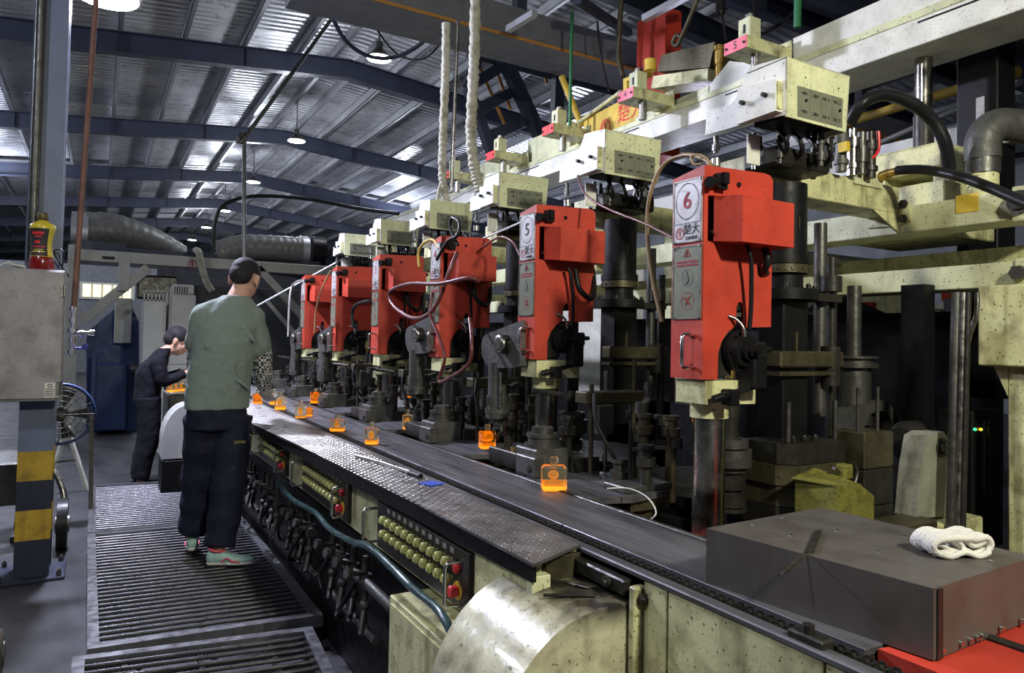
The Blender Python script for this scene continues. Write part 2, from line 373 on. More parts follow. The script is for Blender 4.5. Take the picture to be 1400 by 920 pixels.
def logo(c,r,face,m,parent,name='emblem'):
    mb=MB();ring2(mb,c,r,r*.22,face);ring2(mb,c,r*.72,r*.10,face,a0=.6,a1=3.6)
    X={'-y':Vector((1,0,0)),'-x':Vector((0,-1,0))}[face];N={'-y':Vector((0,-1,0)),'-x':Vector((-1,0,0))}[face];c=Vector(c);Z=Vector((0,0,1))
    P=[c+X*(a*r)+Z*(b*r)+N*.0008 for a,b in ((-.12,-.62),(.16,-.62),(.16,.62),(-.02,.62),(-.34,.28),(-.34,.14),(-.12,.26))]
    mb.add(P,[list(range(7))]);return mb.build(name,m,parent)
PI=math.pi
# ================================================================= SETTING
struct('floor',floorm,MB().box(-9,18,-4,62,-.2,0))
# ceiling: corrugated sheets on purlins on rafters, ridge along Y at x=4.4
RX,RZ,SL=4.4,7.25,.095
def rz(x): return RZ-abs(x-RX)*SL
ceil=thing('ceiling','','',(RX,0,RZ));del ceil['label'];del ceil['category'];ceil['kind']='structure'
RY=[2.6,8.5,14.5,20.5,26.5,32.5,38.5,44.5,50.5,56.5]
edges=[-8.6,4.4,17.6]
ys=[-3.4]+RY[1:]
for i in range(len(ys)-1):
    for x0,x1 in ((-8.6,RX),(RX,17.6)):
        mb=MB();y0,y1=ys[i],ys[i+1];p=.19 if y0<26 else .38
        n=int((y1-y0)/p);vs=[]
        for k in range(n):
            y=y0+(y1-y0)*k/n;q=(y1-y0)/n
            for t,h in ((0,0),(.55,0),(.68,.045),(.87,.045)):
                for x in (x0,x1): vs.append((x,y+q*t,rz(x)+.22+h))
        for x in (x0,x1): vs.append((x,y1,rz(x)+.22))
        mm=len(vs)//2;mb.add(vs,[(2*k,2*k+1,2*k+3,2*k+2) for k in range(mm-1)])
        mb.build('roof_sheet',roofm,ceil)
for y in RY:
    for s in (-1,1):
        x1=RX+s*13;mb=MB();d=.40
        za,zb=rz(RX),rz(x1)
        for o0,o1,hw in ((0,-.02,.09),(-.02,-d+.02,.012),(-d+.02,-d,.10)):
            mb.prism([(RX,y-hw,za+o0),(x1,y-hw,zb+o0),(x1,y-hw,zb+o1),(RX,y-hw,za+o1)],(0,2*hw,0))
        for k in range(1,7):
            x=RX+s*k*2.1-s*.05;mb.box(x-.006,x+.006,y-.09,y+.09,rz(x)-d,rz(x))
        mb.build('rafter',rafm,ceil)
for k in range(-12,13):
    x=RX+k*1.05;z=rz(x)
    if k==0: 
        MB().box(x-.35,x-.27,-3.4,56.5,z,z+.2).build('purlin',purm,ceil);MB().box(x+.27,x+.35,-3.4,56.5,z,z+.2).build('purlin',purm,ceil)
        continue
    MB().box(x-.04,x+.04,-3.4,56.5,z,z+.012).box(x-.04,x-.03,-3.4,56.5,z,z+.2).box(x-.04,x+.04,-3.4,56.5,z+.19,z+.2).build('purlin',purm,ceil)
wallm=mat('hall_cladding',(.22,.23,.25),.6,.1,.3,(.1,.1,.11),1)
struct('wall_back',wallm,MB().box(-9,18,56.6,56.8,0,7))
struct('wall_left',wallm,MB().box(-9,-8.8,-4,56.6,0,6.2))
struct('wall_right',wallm,MB().box(17.8,18,-4,56.6,0,6.2))
struct('wall_front',wallm,MB().box(-9,18,-4.2,-4,0,7))
# mid wall with lit windows far left
for i,(a,b,c,d) in enumerate(((112,388,180,408),(215,392,245,411))):
    p,q=at(a,b,Y=30),at(c,d,Y=30)
    f=MB().box(p.x-.1,q.x+.1,30.0,30.06,q.z-.08,p.z+.08).build('window_%d'%(i+1),gantm);f['kind']='structure'
    nn=5 if i==0 else 2
    for k in range(nn):
        x0=p.x+(q.x-p.x)*k/nn+.03;x1=p.x+(q.x-p.x)*(k+1)/nn-.03
        MB().box(x0,x1,29.96,29.995,q.z,p.z).build('pane',winem,f)
struct('wall_far_left',mat('far_partition_paint',(.16,.17,.18),.6,0,.3),MB().box(-4,1.9,30.07,30.2,0,3.9))

# high bay lamps
def highbay(c,r,label,em,stem=.9,tilt=0):
    c=Vector(c);t=thing('high_bay_lamp',label,'lamp',c,'high bay lamps under the roof')
    MB().lathe(c,[(0,r),(.02,r),(.10,r*.55),(.16,r*.35)],24).build('reflector',steeld,t)
    MB().cyl(c-Vector((0,0,.012)),c-Vector((0,0,.002)),r*.9).build('lens',em,t)
    MB().cyl(c+Vector((0,0,.16)),c+Vector((0,0,.28)),r*.28).build('driver',steeld,t)
    MB().cyl(c+Vector((0,0,.28)),(c.x,c.y,c.z+stem),.012,n=8).build('stem',steeld,t)
    return t
names=['nearest round high bay lamp under the ridge, above the two wrapped hoses','high bay lamp second from the camera, beside the ridge of the roof','bright high bay lamp left of the long black sagging cable','small distant lamp fourth along the roof ridge','small distant lamp fifth along the roof ridge','farthest small lamp at the end of the roof ridge']
for i,(x,y) in enumerate(BAYS): highbay((x,y,6.2),.22,names[i],lampem2,rz(x)-6.2)
kl=highbay((-.01,6.0,3.93),.23,'glaring blue-white lamp at the top left beside the steel column',lampem,2.4);del kl['group']

# steel column left
CA,CB=at(24,617,Y=5.0).x,at(73,617,Y=5.0).x;CM=(CA+CB)/2
cx=thing('steel_column','tall blue-grey steel column with yellow and navy stripes at its foot','column',(-.32,5.1,0))
def hcol(mb,x0,x1,y0,y1,z0,z1):
    t=.015;mb.box(x0,x0+t,y0,y1,z0,z1).box(x1-t,x1,y0,y1,z0,z1).box(x0+t,x1-t,(y0+y1)/2-.006,(y0+y1)/2+.006,z0,z1)
zs=[at(50,v,Y=5.0).z for v in (738,697,657,617,553)]
hcol(MB(),0,0,0,0,0,0)
mb=MB();mb.box(CA,CB,5.0,5.02,zs[3],6.2).box(CA,CB,5.22,5.24,zs[3],6.2).box(CM-.015,CM+.015,5.02,5.22,zs[3],6.2).build('shaft',colm,cx)
for z0,z1,m_ in ((0.02,zs[0],navy),(zs[0],zs[1],yelst),(zs[1],zs[2],navy),(zs[2],zs[3],yelst)):
    MB().box(CA,CB,5.0,5.02,z0,z1).box(CA,CB,5.22,5.24,z0,z1).box(CM-.015,CM+.015,5.02,5.22,z0,z1).build('stripe',m_,cx)
MB().box(-.47,-.12,4.93,5.30,0,.02,.004).build('base_plate',navy,cx)
mb=MB();[bolt(mb,(x,y,.02),(0,0,1),.015,.03) for x in (-.15,-.44) for y in (4.96,5.27)];mb.build('anchor_bolt',steeld,cx)
MB().cyl((CA+.035,4.97,1.85),(CA+.035,4.97,6.0),.026).build('conduit',steeld,cx)
# electrical cabinet hung in front of column
cb=thing('wall_cabinet','scuffed grey steel cabinet mounted on the striped column','cabinet',(-.4,4.8,1.05))
MB().box(-.80,-.165,4.80,4.985,1.055,1.80,.006).build('body',greyb,cb)
MB().box(-.795,-.17,4.785,4.799,1.07,1.79,.003).build('door',greyb,cb)
for z in (1.13,1.68): MB().box(-.186,-.163,4.775,4.785,z-.035,z+.035).cyl((-.167,4.777,z-.035),(-.167,4.777,z+.035),.007).build('hinge',steel,cb)
MB().box(-.245,-.195,4.782,4.785,1.075,1.16).build('sticker',white_p,cb)
mb=MB();[mb.box(-.24,-.20,4.7805,4.782,1.085+.012*k,1.089+.012*k) for k in range(4)];ring2(mb,(-.22,4.781,1.143),.009,.004,'-y');mb.build('sticker_print',darkink,[c for c in cb.children if c.name=='sticker'][0])
# bottle on cabinet
bt=thing('drink_bottle','red and yellow plastic bottle with black label standing on grey cabinet','bottle',(-.287,4.88,1.80))
MB().lathe((-.287,4.88,1.80),[(0,.058),(.01,.064),(.07,.060),(.075,.058)],32).build('liquid_base',bagred,bt)
MB().lathe((-.287,4.88,1.80),[(.075,.058),(.11,.050),(.16,.048),(.21,.056),(.245,.066),(.262,.06),(.278,.03),(.285,.024)],32).build('body',bagyel,bt)
MB().lathe((-.287,4.88,1.80),[(.285,.022),(.29,.028),(.325,.028),(.33,.024)],20).build('cap',mat('dark_gold_cap',(.12,.09,.03),.4),bt)
def wrap(mb,c,z0,z1,rad,a0,a1,n=8,m=6):
    vs=[(c[0]+rad(z0+(z1-z0)*j/m)*math.cos(a0+(a1-a0)*i/n),c[1]+rad(z0+(z1-z0)*j/m)*math.sin(a0+(a1-a0)*i/n),c[2]+z0+(z1-z0)*j/m) for j in range(m+1) for i in range(n+1)]
    mb.add(vs,[(j*(n+1)+i,j*(n+1)+i+1,(j+1)*(n+1)+i+1,(j+1)*(n+1)+i) for j in range(m) for i in range(n)],True)
rad=lambda z:(.0590-(z-.075)*.25 if z<.11 else .0505 if z<.16 else .0505+(z-.16)*.19)+.0005
mb=MB();wrap(mb,(-.287,4.88,1.80),.078,.235,rad,PI*1.12,PI*1.68);mb.build('label_patch',darkink,bt)
mb=MB()
for z0,z1,a,b in ((.20,.215,1.22,1.55),(.185,.192,1.3,1.5),(.15,.165,1.28,1.45),(.128,.133,1.2,1.6)): wrap(mb,(-.287,4.88,1.80),z0,z1,lambda z:rad(z)+.0008,PI*a,PI*b,m=2)
mb.build('label_flash',redink2,bt)
mb=MB();wrap(mb,(-.287,4.88,1.80),.10,.106,lambda z:rad(z)+.0008,PI*1.2,PI*1.6,m=2);wrap(mb,(-.287,4.88,1.80),.112,.116,lambda z:rad(z)+.0008,PI*1.25,PI*1.55,m=2);mb.build('label_lines',bagyel,bt)
# crumpled cable on the cabinet
cable('coiled_wire',[(-.48,4.86,1.81),(-.44,4.84,1.83),(-.40,4.87,1.812),(-.45,4.9,1.825),(-.38,4.9,1.812),(-.42,4.84,1.82),(-.36,4.86,1.812)],.007,cloth,'loose white wire coiled on top of grey cabinet left of bottle','wire')
cable('black_wire_loop',[(-.19,4.9,1.81),(-.18,4.9,1.90),(-.2,4.92,1.93),(-.23,4.93,1.91),(-.17,4.95,1.8),(-.155,5.0,1.78)],.004,blackr,'thin black wire looped behind the bottle on grey cabinet','wire')
# rusty pipe and valves
t=thing('riser_pipe','thin rusty vertical pipe right of the blue-grey column','pipe',(-.09,5.05,1.3))
MB().cyl((-.125,5.05,1.60),(-.065,5.05,3.6),.016,n=14).build('pipe',rust,t)
mb=MB();mb.cyl((-.127,5.05,1.30),(-.125,5.05,1.60),.012)
for z,r in ((1.33,.022),(1.40,.018),(1.46,.024),(1.52,.02),(1.59,.02)): mb.cyl((-.127,5.05,z-.012),(-.127,5.05,z+.012),r,n=8)
mb.cyl((-.127,5.05,1.44),(-.02,5.05,1.445),.013).cyl((-.04,5.05,1.445),(-.015,5.05,1.445),.02,n=6).cyl((-.09,5.05,1.44),(-.07,5.05,1.44),.022,n=6).cyl((-.06,5.05,1.44),(-.06,5.05,1.41),.01)
mb.build('valve_body',chrome,t)
MB().cyl((-.06,5.03,1.36),(-.06,5.07,1.36),.018).cyl((-.11,5.05,1.35),(-.05,5.05,1.355),.007).build('tap_handle',mat('blue_tap',(.02,.03,.35),.4),t)
# wall fan
fc=at(82,566,Y=6.2);t=thing('pedestal_fan','blue round industrial fan half hidden behind the striped column','fan',(fc.x,6.2,0))
mb=MB();mb.tube([fc+Vector((.22*math.cos(a),0,.22*math.sin(a))) for a in [2*PI*k/32 for k in range(33)]],.012,8,1)
mb2=MB();vs=[fc+Vector((.225*math.cos(2*PI*k/32),y,.225*math.sin(2*PI*k/32))) for k in range(32) for y in (-.05,.09)];mb2.add(vs,[(2*k,2*k+1,(2*k+3)%64,(2*k+2)%64) for k in range(32)],True);mb2.build('shroud',bluem,t)
mb.build('front_ring',bluem,t)
mb=MB();[mb.tube([fc+Vector((r*math.cos(a),-.05,r*math.sin(a))) for a in [2*PI*k/24 for k in range(25)]],.003,5,1) for r in (.06,.1,.14,.18)]
for k in range(16): a=2*PI*k/16;mb.cyl(fc+Vector((0,-.05,0)),fc+Vector((.22*math.cos(a),-.05,.22*math.sin(a))),.003,n=5)
mb.build('grille',steeld,t,kind='stuff')
MB().cyl(fc+Vector((0,-.04,0)),fc+Vector((0,.12,0)),.05).build('motor',black,t)
for k in range(5):
    a=2*PI*k/5;p=lambda r,b,y:fc+Vector((r*math.cos(a+b),y,r*math.sin(a+b)))
    MB().prism([p(.05,-.2,0),p(.19,-.25,.02),p(.2,.25,-.02),p(.05,.2,0)],(0,.004,0)).build('blade',steeld,t)
MB().bar((fc.x-.24,6.2,0.02),(fc.x-.20,6.2,fc.z),.03,.03).bar((fc.x-.24,5.95,.02),(fc.x-.24,6.45,.02),.03,.03).bar((fc.x+.2,6.2,fc.z),(fc.x+.22,6.2,.02),.03,.03).bar((fc.x+.22,5.95,.02),(fc.x+.22,6.45,.02),.03,.03).build('stand',steeld,t)
t=thing('a_frame_stand','white angled steel leg standing on floor behind the fan','stand',(-.1,7.6,0))
MB().bar((-.20,7.3,.62),(-.03,7.6,0),.03,.03).build('leg',white_p,t);MB().bar((-.2,7.3,.62),(-.35,7.6,0),.03,.03).build('leg',white_p,t);MB().bar((-.28,7.45,.3),(-.11,7.45,.31),.02,.02).build('crossbar',steeld,t)
# hand cart / trolley left bottom
t=thing('hand_cart','dark steel cart with black wheel behind the striped column','cart',(-.35,5.9,0))
MB().box(-.75,-.37,5.7,6.3,.30,.58,.01).build('tray',steeld,t)
MB().cyl((-.19,5.62,.17),(-.13,5.62,.17),.17,n=28).build('wheel',blackr,t);MB().cyl((-.2,5.62,.17),(-.12,5.62,.17),.06).build('hub',steeld,t)
MB().cyl((-.75,5.62,.17),(-.69,5.62,.17),.17,n=28).build('wheel',blackr,t)
MB().tube([(-.16,5.62,.17),(-.16,5.66,.36),(-.24,5.72,.52),(-.4,5.75,.52)],.02).build('push_bar',steel,t)
# fuzzy tire bottom left
p=at(8,905,Z=.06);t=thing('rubber_castor','fuzzy dark brown wheel tread at the bottom left corner of the floor','wheel',(p.x-.03,p.y,0))
MB().lathe((p.x-.09,p.y,.10),[(0,.07),(.01,.098),(.07,.098),(.08,.07)],28,(1,0,0)).build('tyre',mat('dusty_tyre',(.09,.08,.065),.9,bump=1,bscale=160),t)
MB().cyl((p.x-.10,p.y,.10),(p.x-.005,p.y,.10),.05).build('hub',steeld,t)
# ================================================================= FAR LEFT BACKGROUND
gt=thing('portal_gantry','far grey-white steel portal frame with diagonal braces behind the workers','frame',(1.2,11,0))
MB().box(-.34,4.2,11.0,11.16,2.40,2.55,.006).build('top_beam',gantm,gt)
MB().box(-.36,-.22,10.98,11.14,0,2.6,.006).build('post',gantm,gt)
MB().box(3.25,3.42,10.98,11.14,0,2.4,.006).build('post',gantm,gt)
p,q=at(163,345,Y=10.95),at(176,398,Y=10.95);MB().box(p.x,q.x,10.88,10.98,q.z,p.z,.004).build('hanger_plate',gantm,gt)
MB().bar(at(112,438,Y=11.05),at(203,366,Y=11.05),.10,.13,.004).build('brace',gantm,gt)
MB().bar(at(352,366,Y=11.05),at(430,450,Y=11.05),.10,.11,.004).build('brace',gantm,gt)
MB().bar(at(363,410,Y=11.05),at(415,470,Y=11.05),.06,.06,.004).build('brace',gantm,gt)
p=at(263,361,Y=10.99);logo((p.x,10.995,p.z),.055,'-y',redink,gt)
MB().box(*[at(140,352,Y=11).x,at(157,352,Y=11).x],10.994,10.999,at(140,354,Y=11).z,at(140,350,Y=11).z).build('slot',black,gt)
MB().box(.3,3.1,11.5,11.9,2.551,2.66).build('service_walkway',rafm,gt)
MB().box(-.35,.32,11.3,11.7,2.58,2.70).build('duct_tray',rafm,gt)
def flex_duct(pts,r,label,endm=None):
    t=thing('insulated_duct',label,'duct',Vector(pts[0]));
    N_=60;
    def rr(u): return (r(u) if callable(r) else r)*(1+.03*math.sin(u*N_*1.3))
    MB().tube(pts,rr,22,14).build('sleeve',ductm,t);return t
d1=flex_duct([at(105,318,Y=12),at(150,315,Y=12),at(200,328,Y=12.1),at(245,350,Y=12.3)],lambda u:.29*(1-.35*u),'fat silver insulated duct on the left, drooping to the right')
p=at(103,318,Y=12);MB().cyl(p-Vector((.05,0,0)),p+Vector((.16,0,0)),.305,n=28).build('collar',purm,d1)
d2=flex_duct([at(296,348,Y=11.4),at(330,338,Y=11.4),at(380,339,Y=11.4),at(412,341,Y=11.4)],.19,'silver insulated duct with dark end cap behind standing worker')
p=at(408,342,Y=11.7);MB().cyl(p,p+Vector((.14,0,0)),.235,n=28).build('collar',purm,d2)
p=at(424,343,Y=11.7);MB().cyl(p,p+Vector((.22,0,0)),.24,n=28).build('end_cap',black,d2)
# grey cabinets
def loc_cab(u0,u1,v0,label,Y,louv,depth=.6):
    a,b=at(u0,v0,Y=Y),at(u1,v0,Y=Y);t=thing('control_cabinet',label,'cabinet',((a.x+b.x)/2,Y,0),'pale grey electrical cabinets behind the workers')
    MB().box(a.x,b.x,Y,Y+depth,0,a.z,.01).build('body',cabm,t)
    MB().box(a.x+.03,b.x-.03,Y-.015,Y-.001,a.z*.55,a.z-.03,.004).build('door',cabm,t)
    MB().box(a.x+.03,b.x-.03,Y-.015,Y-.001,.08,a.z*.55-.03,.004).build('door',cabm,t)
    if louv:
        mb=MB();[mb.box(b.x-.14,b.x-.06,Y-.022,Y-.016,a.z-.12-.035*k,a.z-.105-.035*k) for k in range(12)];mb.build('vent',gantm,t)
        mb=MB();mb.box(a.x+.04,b.x-.02,Y+.02,Y+.4,a.z,a.z+.13,.02).build('top_unit',cabm,t)
        mb=MB();[mb.box(a.x+.06+.028*k,a.x+.072+.028*k,Y+.012,Y+.019,a.z+.02,a.z+.10) for k in range(int((b.x-a.x-.12)/.028))];mb.build('grille',black,t)
    else:
        mb=MB();mb.box(a.x,b.x,Y+.02,Y+.3,a.z,a.z+.02).box(a.x,b.x,Y+.02,Y+.3,a.z+.10,a.z+.13);[mb.box(a.x+(b.x-a.x)*k/6-.006,a.x+(b.x-a.x)*k/6+.012,Y+.02,Y+.04,a.z,a.z+.12) for k in range(7)];mb.build('top_unit',cabm,t)
loc_cab(197,228,411,'pale grey cabinet with slatted vent box on top, left of the pair','X' and 9.6,False)
loc_cab(231,268,402,'pale grey cabinet with rounded grille on top, right of the pair',9.8,True)
# blue machine
t=thing('blue_machine','large dark blue machine with sloping hood behind the workers','machine',(.1,12.3,0))
a=at(112,465,Y=12);MB().prism([at(118,598,Y=12),at(118,455,Y=12),at(165,415,Y=12),at(178,415,Y=12),at(190,440,Y=12),at(190,598,Y=12)],(0,1.5,0)).build('hood',bluem,t)
MB().box(at(147,0,Y=11.6).x,at(192,0,Y=11.6).x,11.6,11.99,.05,1.0,.02).build('base_cabinet',bluem,t)
MB().box(at(143,0,Y=11.5).x,at(150,0,Y=11.5).x,11.5,11.59,.0,1.15,.01).build('corner_post',bluem,t)
MB().box(at(172,0,Y=11.7).x,at(195,0,Y=11.7).x,11.7,11.98,1.3,1.95,.01).build('control_panel',gantm,t)
MB().cyl(at(178,505,Y=11.6),at(190,505,Y=11.6),.08).build('roller',steeld,t)
t=tag(MB().box(at(255,0,Y=12.5).x,at(420,0,Y=12.5).x,12.5,13.2,0,2.25,.01).build('dark_machine_housing',mat('dark_grey_housing',(.03,.032,.04),.5)),'dark grey machine housing under the far portal frame','machine')
mb=MB();p=at(212,398,Y=11.8);t=tag(mb.box(p.x-.25,p.x+.3,11.6,11.9,1.95,2.3,.03).build('extractor_hood',steeld),'dull metal hood hanging under the far portal beam','hood')
cable('suspension_pole',[at(334,360,Y=8),at(334,190,Y=8),at(338,184,Y=8),at(480,-10,Y=8)],.022,steeld,'thin grey conduit pole rising behind the worker then bending to the roof','pipe')
cable('black_sagging_cable',[at(292,345,Y=9),at(295,300,Y=9),at(310,278,Y=9),at(350,268,Y=9),at(420,272,Y=8.5),at(490,285,Y=8),at(545,292,Y=7.6)],.022,blackr,'long black cable sagging across the roof behind the worker')
cable('wrapped_drop_hose',[at(268,342,Y=11.08),at(272,346,Y=10.94),at(276,365,Y=10.93),at(282,385,Y=10.93),at(290,398,Y=10.93)],.05,hosewrap,'short pale wrapped hose on the far portal beam','hose')
# ================================================================= FLOOR GRATES
def grate(corners,z,label,n,thick=.035):
    A,B,C_,D=[Vector((*c,z)) for c in corners]   # near-left, near-right, far-right, far-left
    ctr=(A+B+C_+D)/4;t=thing('floor_grate',label,'grate',(ctr.x,ctr.y,0))
    w_=.045
    def strip(P,Q,in1,in2,nm='frame_rail'):
        mb=MB();mb.prism([P,Q,Q+in2,P+in1],(0,0,-thick*1.6));mb.build(nm,steeld2,t)
    ex=(B-A).normalized();ey=(D-A).normalized();fx=(C_-D).normalized();gy=(C_-B).normalized()
    strip(A,D,ex*w_,fx*w_);strip(B,C_,-ex*w_,-fx*w_);strip(A+ex*w_,B-ex*w_,ey*w_,gy*w_);strip(D+fx*w_,C_-fx*w_,-ey*w_,-gy*w_)
    mb=MB()
    for q in (.2,.5,.8):
        P=A.lerp(B,q);Q=D.lerp(C_,q);mb.bar(P-Vector((0,0,.05)),Q-Vector((0,0,.05)),.02,.035)
    mb.build('support_bar',oily,t)
    L=(D-A).length;u=w_/L;base=None
    for k in range(n):
        s=u+ (1-2*u)*(k+.5)/n;P=A.lerp(D,s)+ex*w_*.5;Q=B.lerp(C_,s)-ex*w_*.5;Ln=(Q-P).length
        if base is None:
            mb=MB();r=.0105;seg=int(Ln/.014);nn=8
            mb.tube([(Ln*i/(seg*2),0,0) for i in range(seg*2+1)],lambda q:r*(1.0 if int(round(q*seg*2))%2 else .78),6,1)
            base=mb.mesh('bar',Vector((0,0,0)));base.materials.append(barm);L0=Ln
        o=bpy.data.objects.new('bar',base);COL.objects.link(o);o.parent=t
        o.location=P+Vector((0,0,-.018))-Vector(t.location);o.rotation_euler=(0,0,math.atan2(Q.y-P.y,Q.x-P.x));o.scale=(Ln/L0,1,1)
    # legs
    mb=MB()
    for P in (A,B,C_,D):
        d=(ctr-P);d.z=0;d.normalize();c=P+d*.05;mb.box(c.x-.02,c.x+.02,c.y-.02,c.y+.02,0,z-.05)
    mb.build('foot',oily,t);return t
steeld2=mat('worn_grate_frame',(.24,.24,.25),.36,.8,.4,(.07,.065,.06),9,.2,60)
barm=mat('ribbed_bar_steel',(.085,.085,.09),.34,.6,.35,(.06,.05,.05),12,.1,80)
grate([(.005,3.45),(.965,3.37),(.955,5.36),(-.014,5.42)],.135,'middle steel bar grate that the standing worker stands on',30)
grate([(-.014,5.47),(.955,5.41),(.945,7.05),(-.015,7.165)],.128,'farthest steel bar grate, behind the worker\'s shoes',26)
grate([(-.07,1.6),(.75,1.55),(.885,3.26),(-.045,3.40)],.135,'nearest steel bar grate cut by the bottom of the picture',26)
# ================================================================= CONVEYOR TABLE
T=.92
ct=thing('conveyor_table','long dark conveyor table with tread plate front running away from camera','conveyor',(1.2,4,0))
MB().box(1.18,1.44,.77,9.2,.86,.905,.004).build('bed',oily,ct)
for k in range(9):
    y0=.77+k*.94;MB().box(1.18,1.425,y0,y0+.936,.905,T,.0015).build('wear_plate',tablem,ct)
MB().box(1.425,1.445,.3,9.2,.88,.925,.003).build('rear_rail',oily,ct)
MB().box(1.095,1.128,.35,9.2,.906,T,.003).build('inner_rail',tablem,ct)
mb=MB()
k=0;y=.35
while y<9.1:
    st=.0127 if y<4.5 else .0254
    for sx in (-.008,.008): mb.box(1.152+sx-.0015,1.152+sx+.0015,y+.001,y+st-.001,.904,.921 if int(k)%2 else .917)
    mb.cyl((1.142,y+st/2,.912),(1.162,y+st/2,.912),.0045,n=6);y+=st;k+=1
mb.build('chain',oily,ct,kind='stuff')
MB().box(1.128,1.18,.35,9.2,.89,.903).build('chain_channel',black,ct)
MB().prism([(.905,1.425,T+.004),(1.098,1.51,T+.004),(1.098,9.2,T+.004),(.80+.0,9.2,T+.004),(.815,4.4,T+.004),(.90,2.6,T+.004)][::1],(0,0,-.008)).build('tread_plate',treadm,ct)
mb=MB();pt=.027;y=1.45;i=0
def edge_x(y): return .905-(y-1.425)*.0255 if y<4.4 else .822
while y<9.1:
    x=edge_x(y)+.012;j=0
    while x<1.085:
        if y>1.44+(x-.9)*.5:
            a=PI/4 if (i+j)%2 else -PI/4;ca,sa=math.cos(a),math.sin(a);z=T+.004;l,w_=.0115,.0034
            mb.add([(x+l*ca,y+l*sa,z),(x-w_*sa,y+w_*ca,z),(x-l*ca,y-l*sa,z),(x+w_*sa,y-w_*ca,z),(x,y,z+.0022)],[(0,1,4),(1,2,4),(2,3,4),(3,0,4)])
        x+=pt*.72;j+=1
    y+=pt*.72;i+=1
mb.build('tread_lozenges',treadm,ct,kind='stuff')
MB().prism([(.925,1.46,T-.004),(.835,4.4,T-.004),(.825,9.2,T-.004),(.835,9.2,T-.004),(.845,4.4,T-.004),(.935,1.46,T-.004)],(0,0,-.05)).build('lip',black,ct)
MB().box(.945,1.10,1.52,9.2,.655,.912).build('front_panel',cream2,ct)
MB().box(.935,.9449,1.50,1.78,.665,.87).build('end_panel',cream2,ct)
MB().box(.99,1.10,1.50,1.52,.60,.905,.002).build('end_plate',oilyb,ct)  # cream plate: its shadow and oily streaks are put into the dark colour
MB().box(.93,.985,1.47,1.499,.74,.875,.003).build('junction_box',cream,ct)
for y0,y1 in ((.25,.79),(.795,1.18),(1.185,1.26)): MB().box(1.10,1.14,y0,y1,.45,.905,.002).build('side_panel',cream2,ct)
MB().box(1.0,1.4,2.2,8.8,.0,.60).build('plinth',black,ct)
mb=MB();mb.box(1.16,1.42,.8,2.0,.0,.84);mb.build('underframe',black,ct)
# flange with angle bar and bolts
t=thing('bolted_flange','dark angle bar and oily cream flange bolted beside the curved cover','bracket',(1.12,1.3,.5))
MB().box(1.075,1.105,1.30,1.78,.858,.895,.004).build('angle_bar',oily,t)
MB().box(1.075,1.112,1.262,1.285,.45,.89,.004).build('plate',cream2,t)
mb=MB()
for y in (1.36,1.55,1.74): bolt(mb,(1.075,y,.877),(-1,0,0),.014,.012)
bolt(mb,(1.094,1.262,.865),(0,-1,0),.014,.014);mb.build('bolt',oily,t)
tag(MB().box(1.105,1.14,.80,.875,.906,.935,.004).cyl((1.12,.84,.935),(1.12,.84,.95),.012,n=6).build('rail_clamp',oily),'small dark clamp block on cream side wall below the steel box','clamp')
# curved cream cover
cv=thing('motor_cover','large curved cream metal cover scuffed dark on top, at bottom centre','cover',(.9,1.4,.3))
prof=[(1.19,.848),(1.08,.848),(1.0,.846),(.94,.838),(.89,.820),(.845,.792),(.805,.755),(.765,.70),(.74,.64),(.725,.57),(.72,.48),(.72,.30)]
# smooth via dense interpolation
def cr(pts,res=4):
    P=[Vector(p) for p in pts];out=[]
    for i in range(len(P)-1):
        a,b,c,d=P[max(i-1,0)],P[i],P[i+1],P[min(i+2,len(P)-1)]
        for k in range(res):
            s=k/res;out.append(.5*((2*b)+(c-a)*s+(2*a-5*b+4*c-d)*s*s+(3*b-a-3*c+d)*s**3))
    return out+[P[-1]]
pf=cr([(x,0,z) for x,z in prof])
mb=MB();n_=len(pf);vs=[];
for p_ in pf: vs+=[(min(p_.x,1.06) if 0 else p_.x-.10*0,1.29,p_.z),(p_.x,1.62,p_.z)]
mb.add(vs,[(2*i,2*i+1,2*i+3,2*i+2) for i in range(n_-1)],True)
mb.add([(p_.x,1.29,p_.z) for p_ in pf]+[(1.19,1.29,.30)],[list(range(n_+1))]);mb.add([(p_.x,1.62,p_.z) for p_ in pf]+[(1.19,1.62,.30)],[list(range(n_+1))[::-1]])
o=mb.build('shell',coverp,cv)
for v in o.data.vertices:
    if v.co.x+cv.location.x>1.09: v.co.x=1.09-cv.location.x
tag(MB().tube([(.93,1.42,.849),(1.0,1.37,.853),(1.03,1.35,.853)],.004,6,3).build('steel_wire_scrap',oily),'short dark wire scrap lying nearest on the curved cover','scrap')
tag(MB().tube([(1.0,1.5,.853),(1.03,1.44,.853),(1.05,1.40,.853)],.003,6,3).build('steel_wire_scrap',steel),'bright wire scrap lying on the curved cover near the angle bar','scrap')
sb=thing('side_cabinet','soiled cream sheet metal cabinet below the valve panel with knobs','cabinet',(.85,1.8,0))
pp=at(533,813,X=.84);MB().box(.84,.99,1.64,pp.y,0,pp.z,.003).build('body',cream2,sb)
MB().box(.835,.84,1.66,pp.y-.02,.1,pp.z-.02).build('door',cream2,sb)
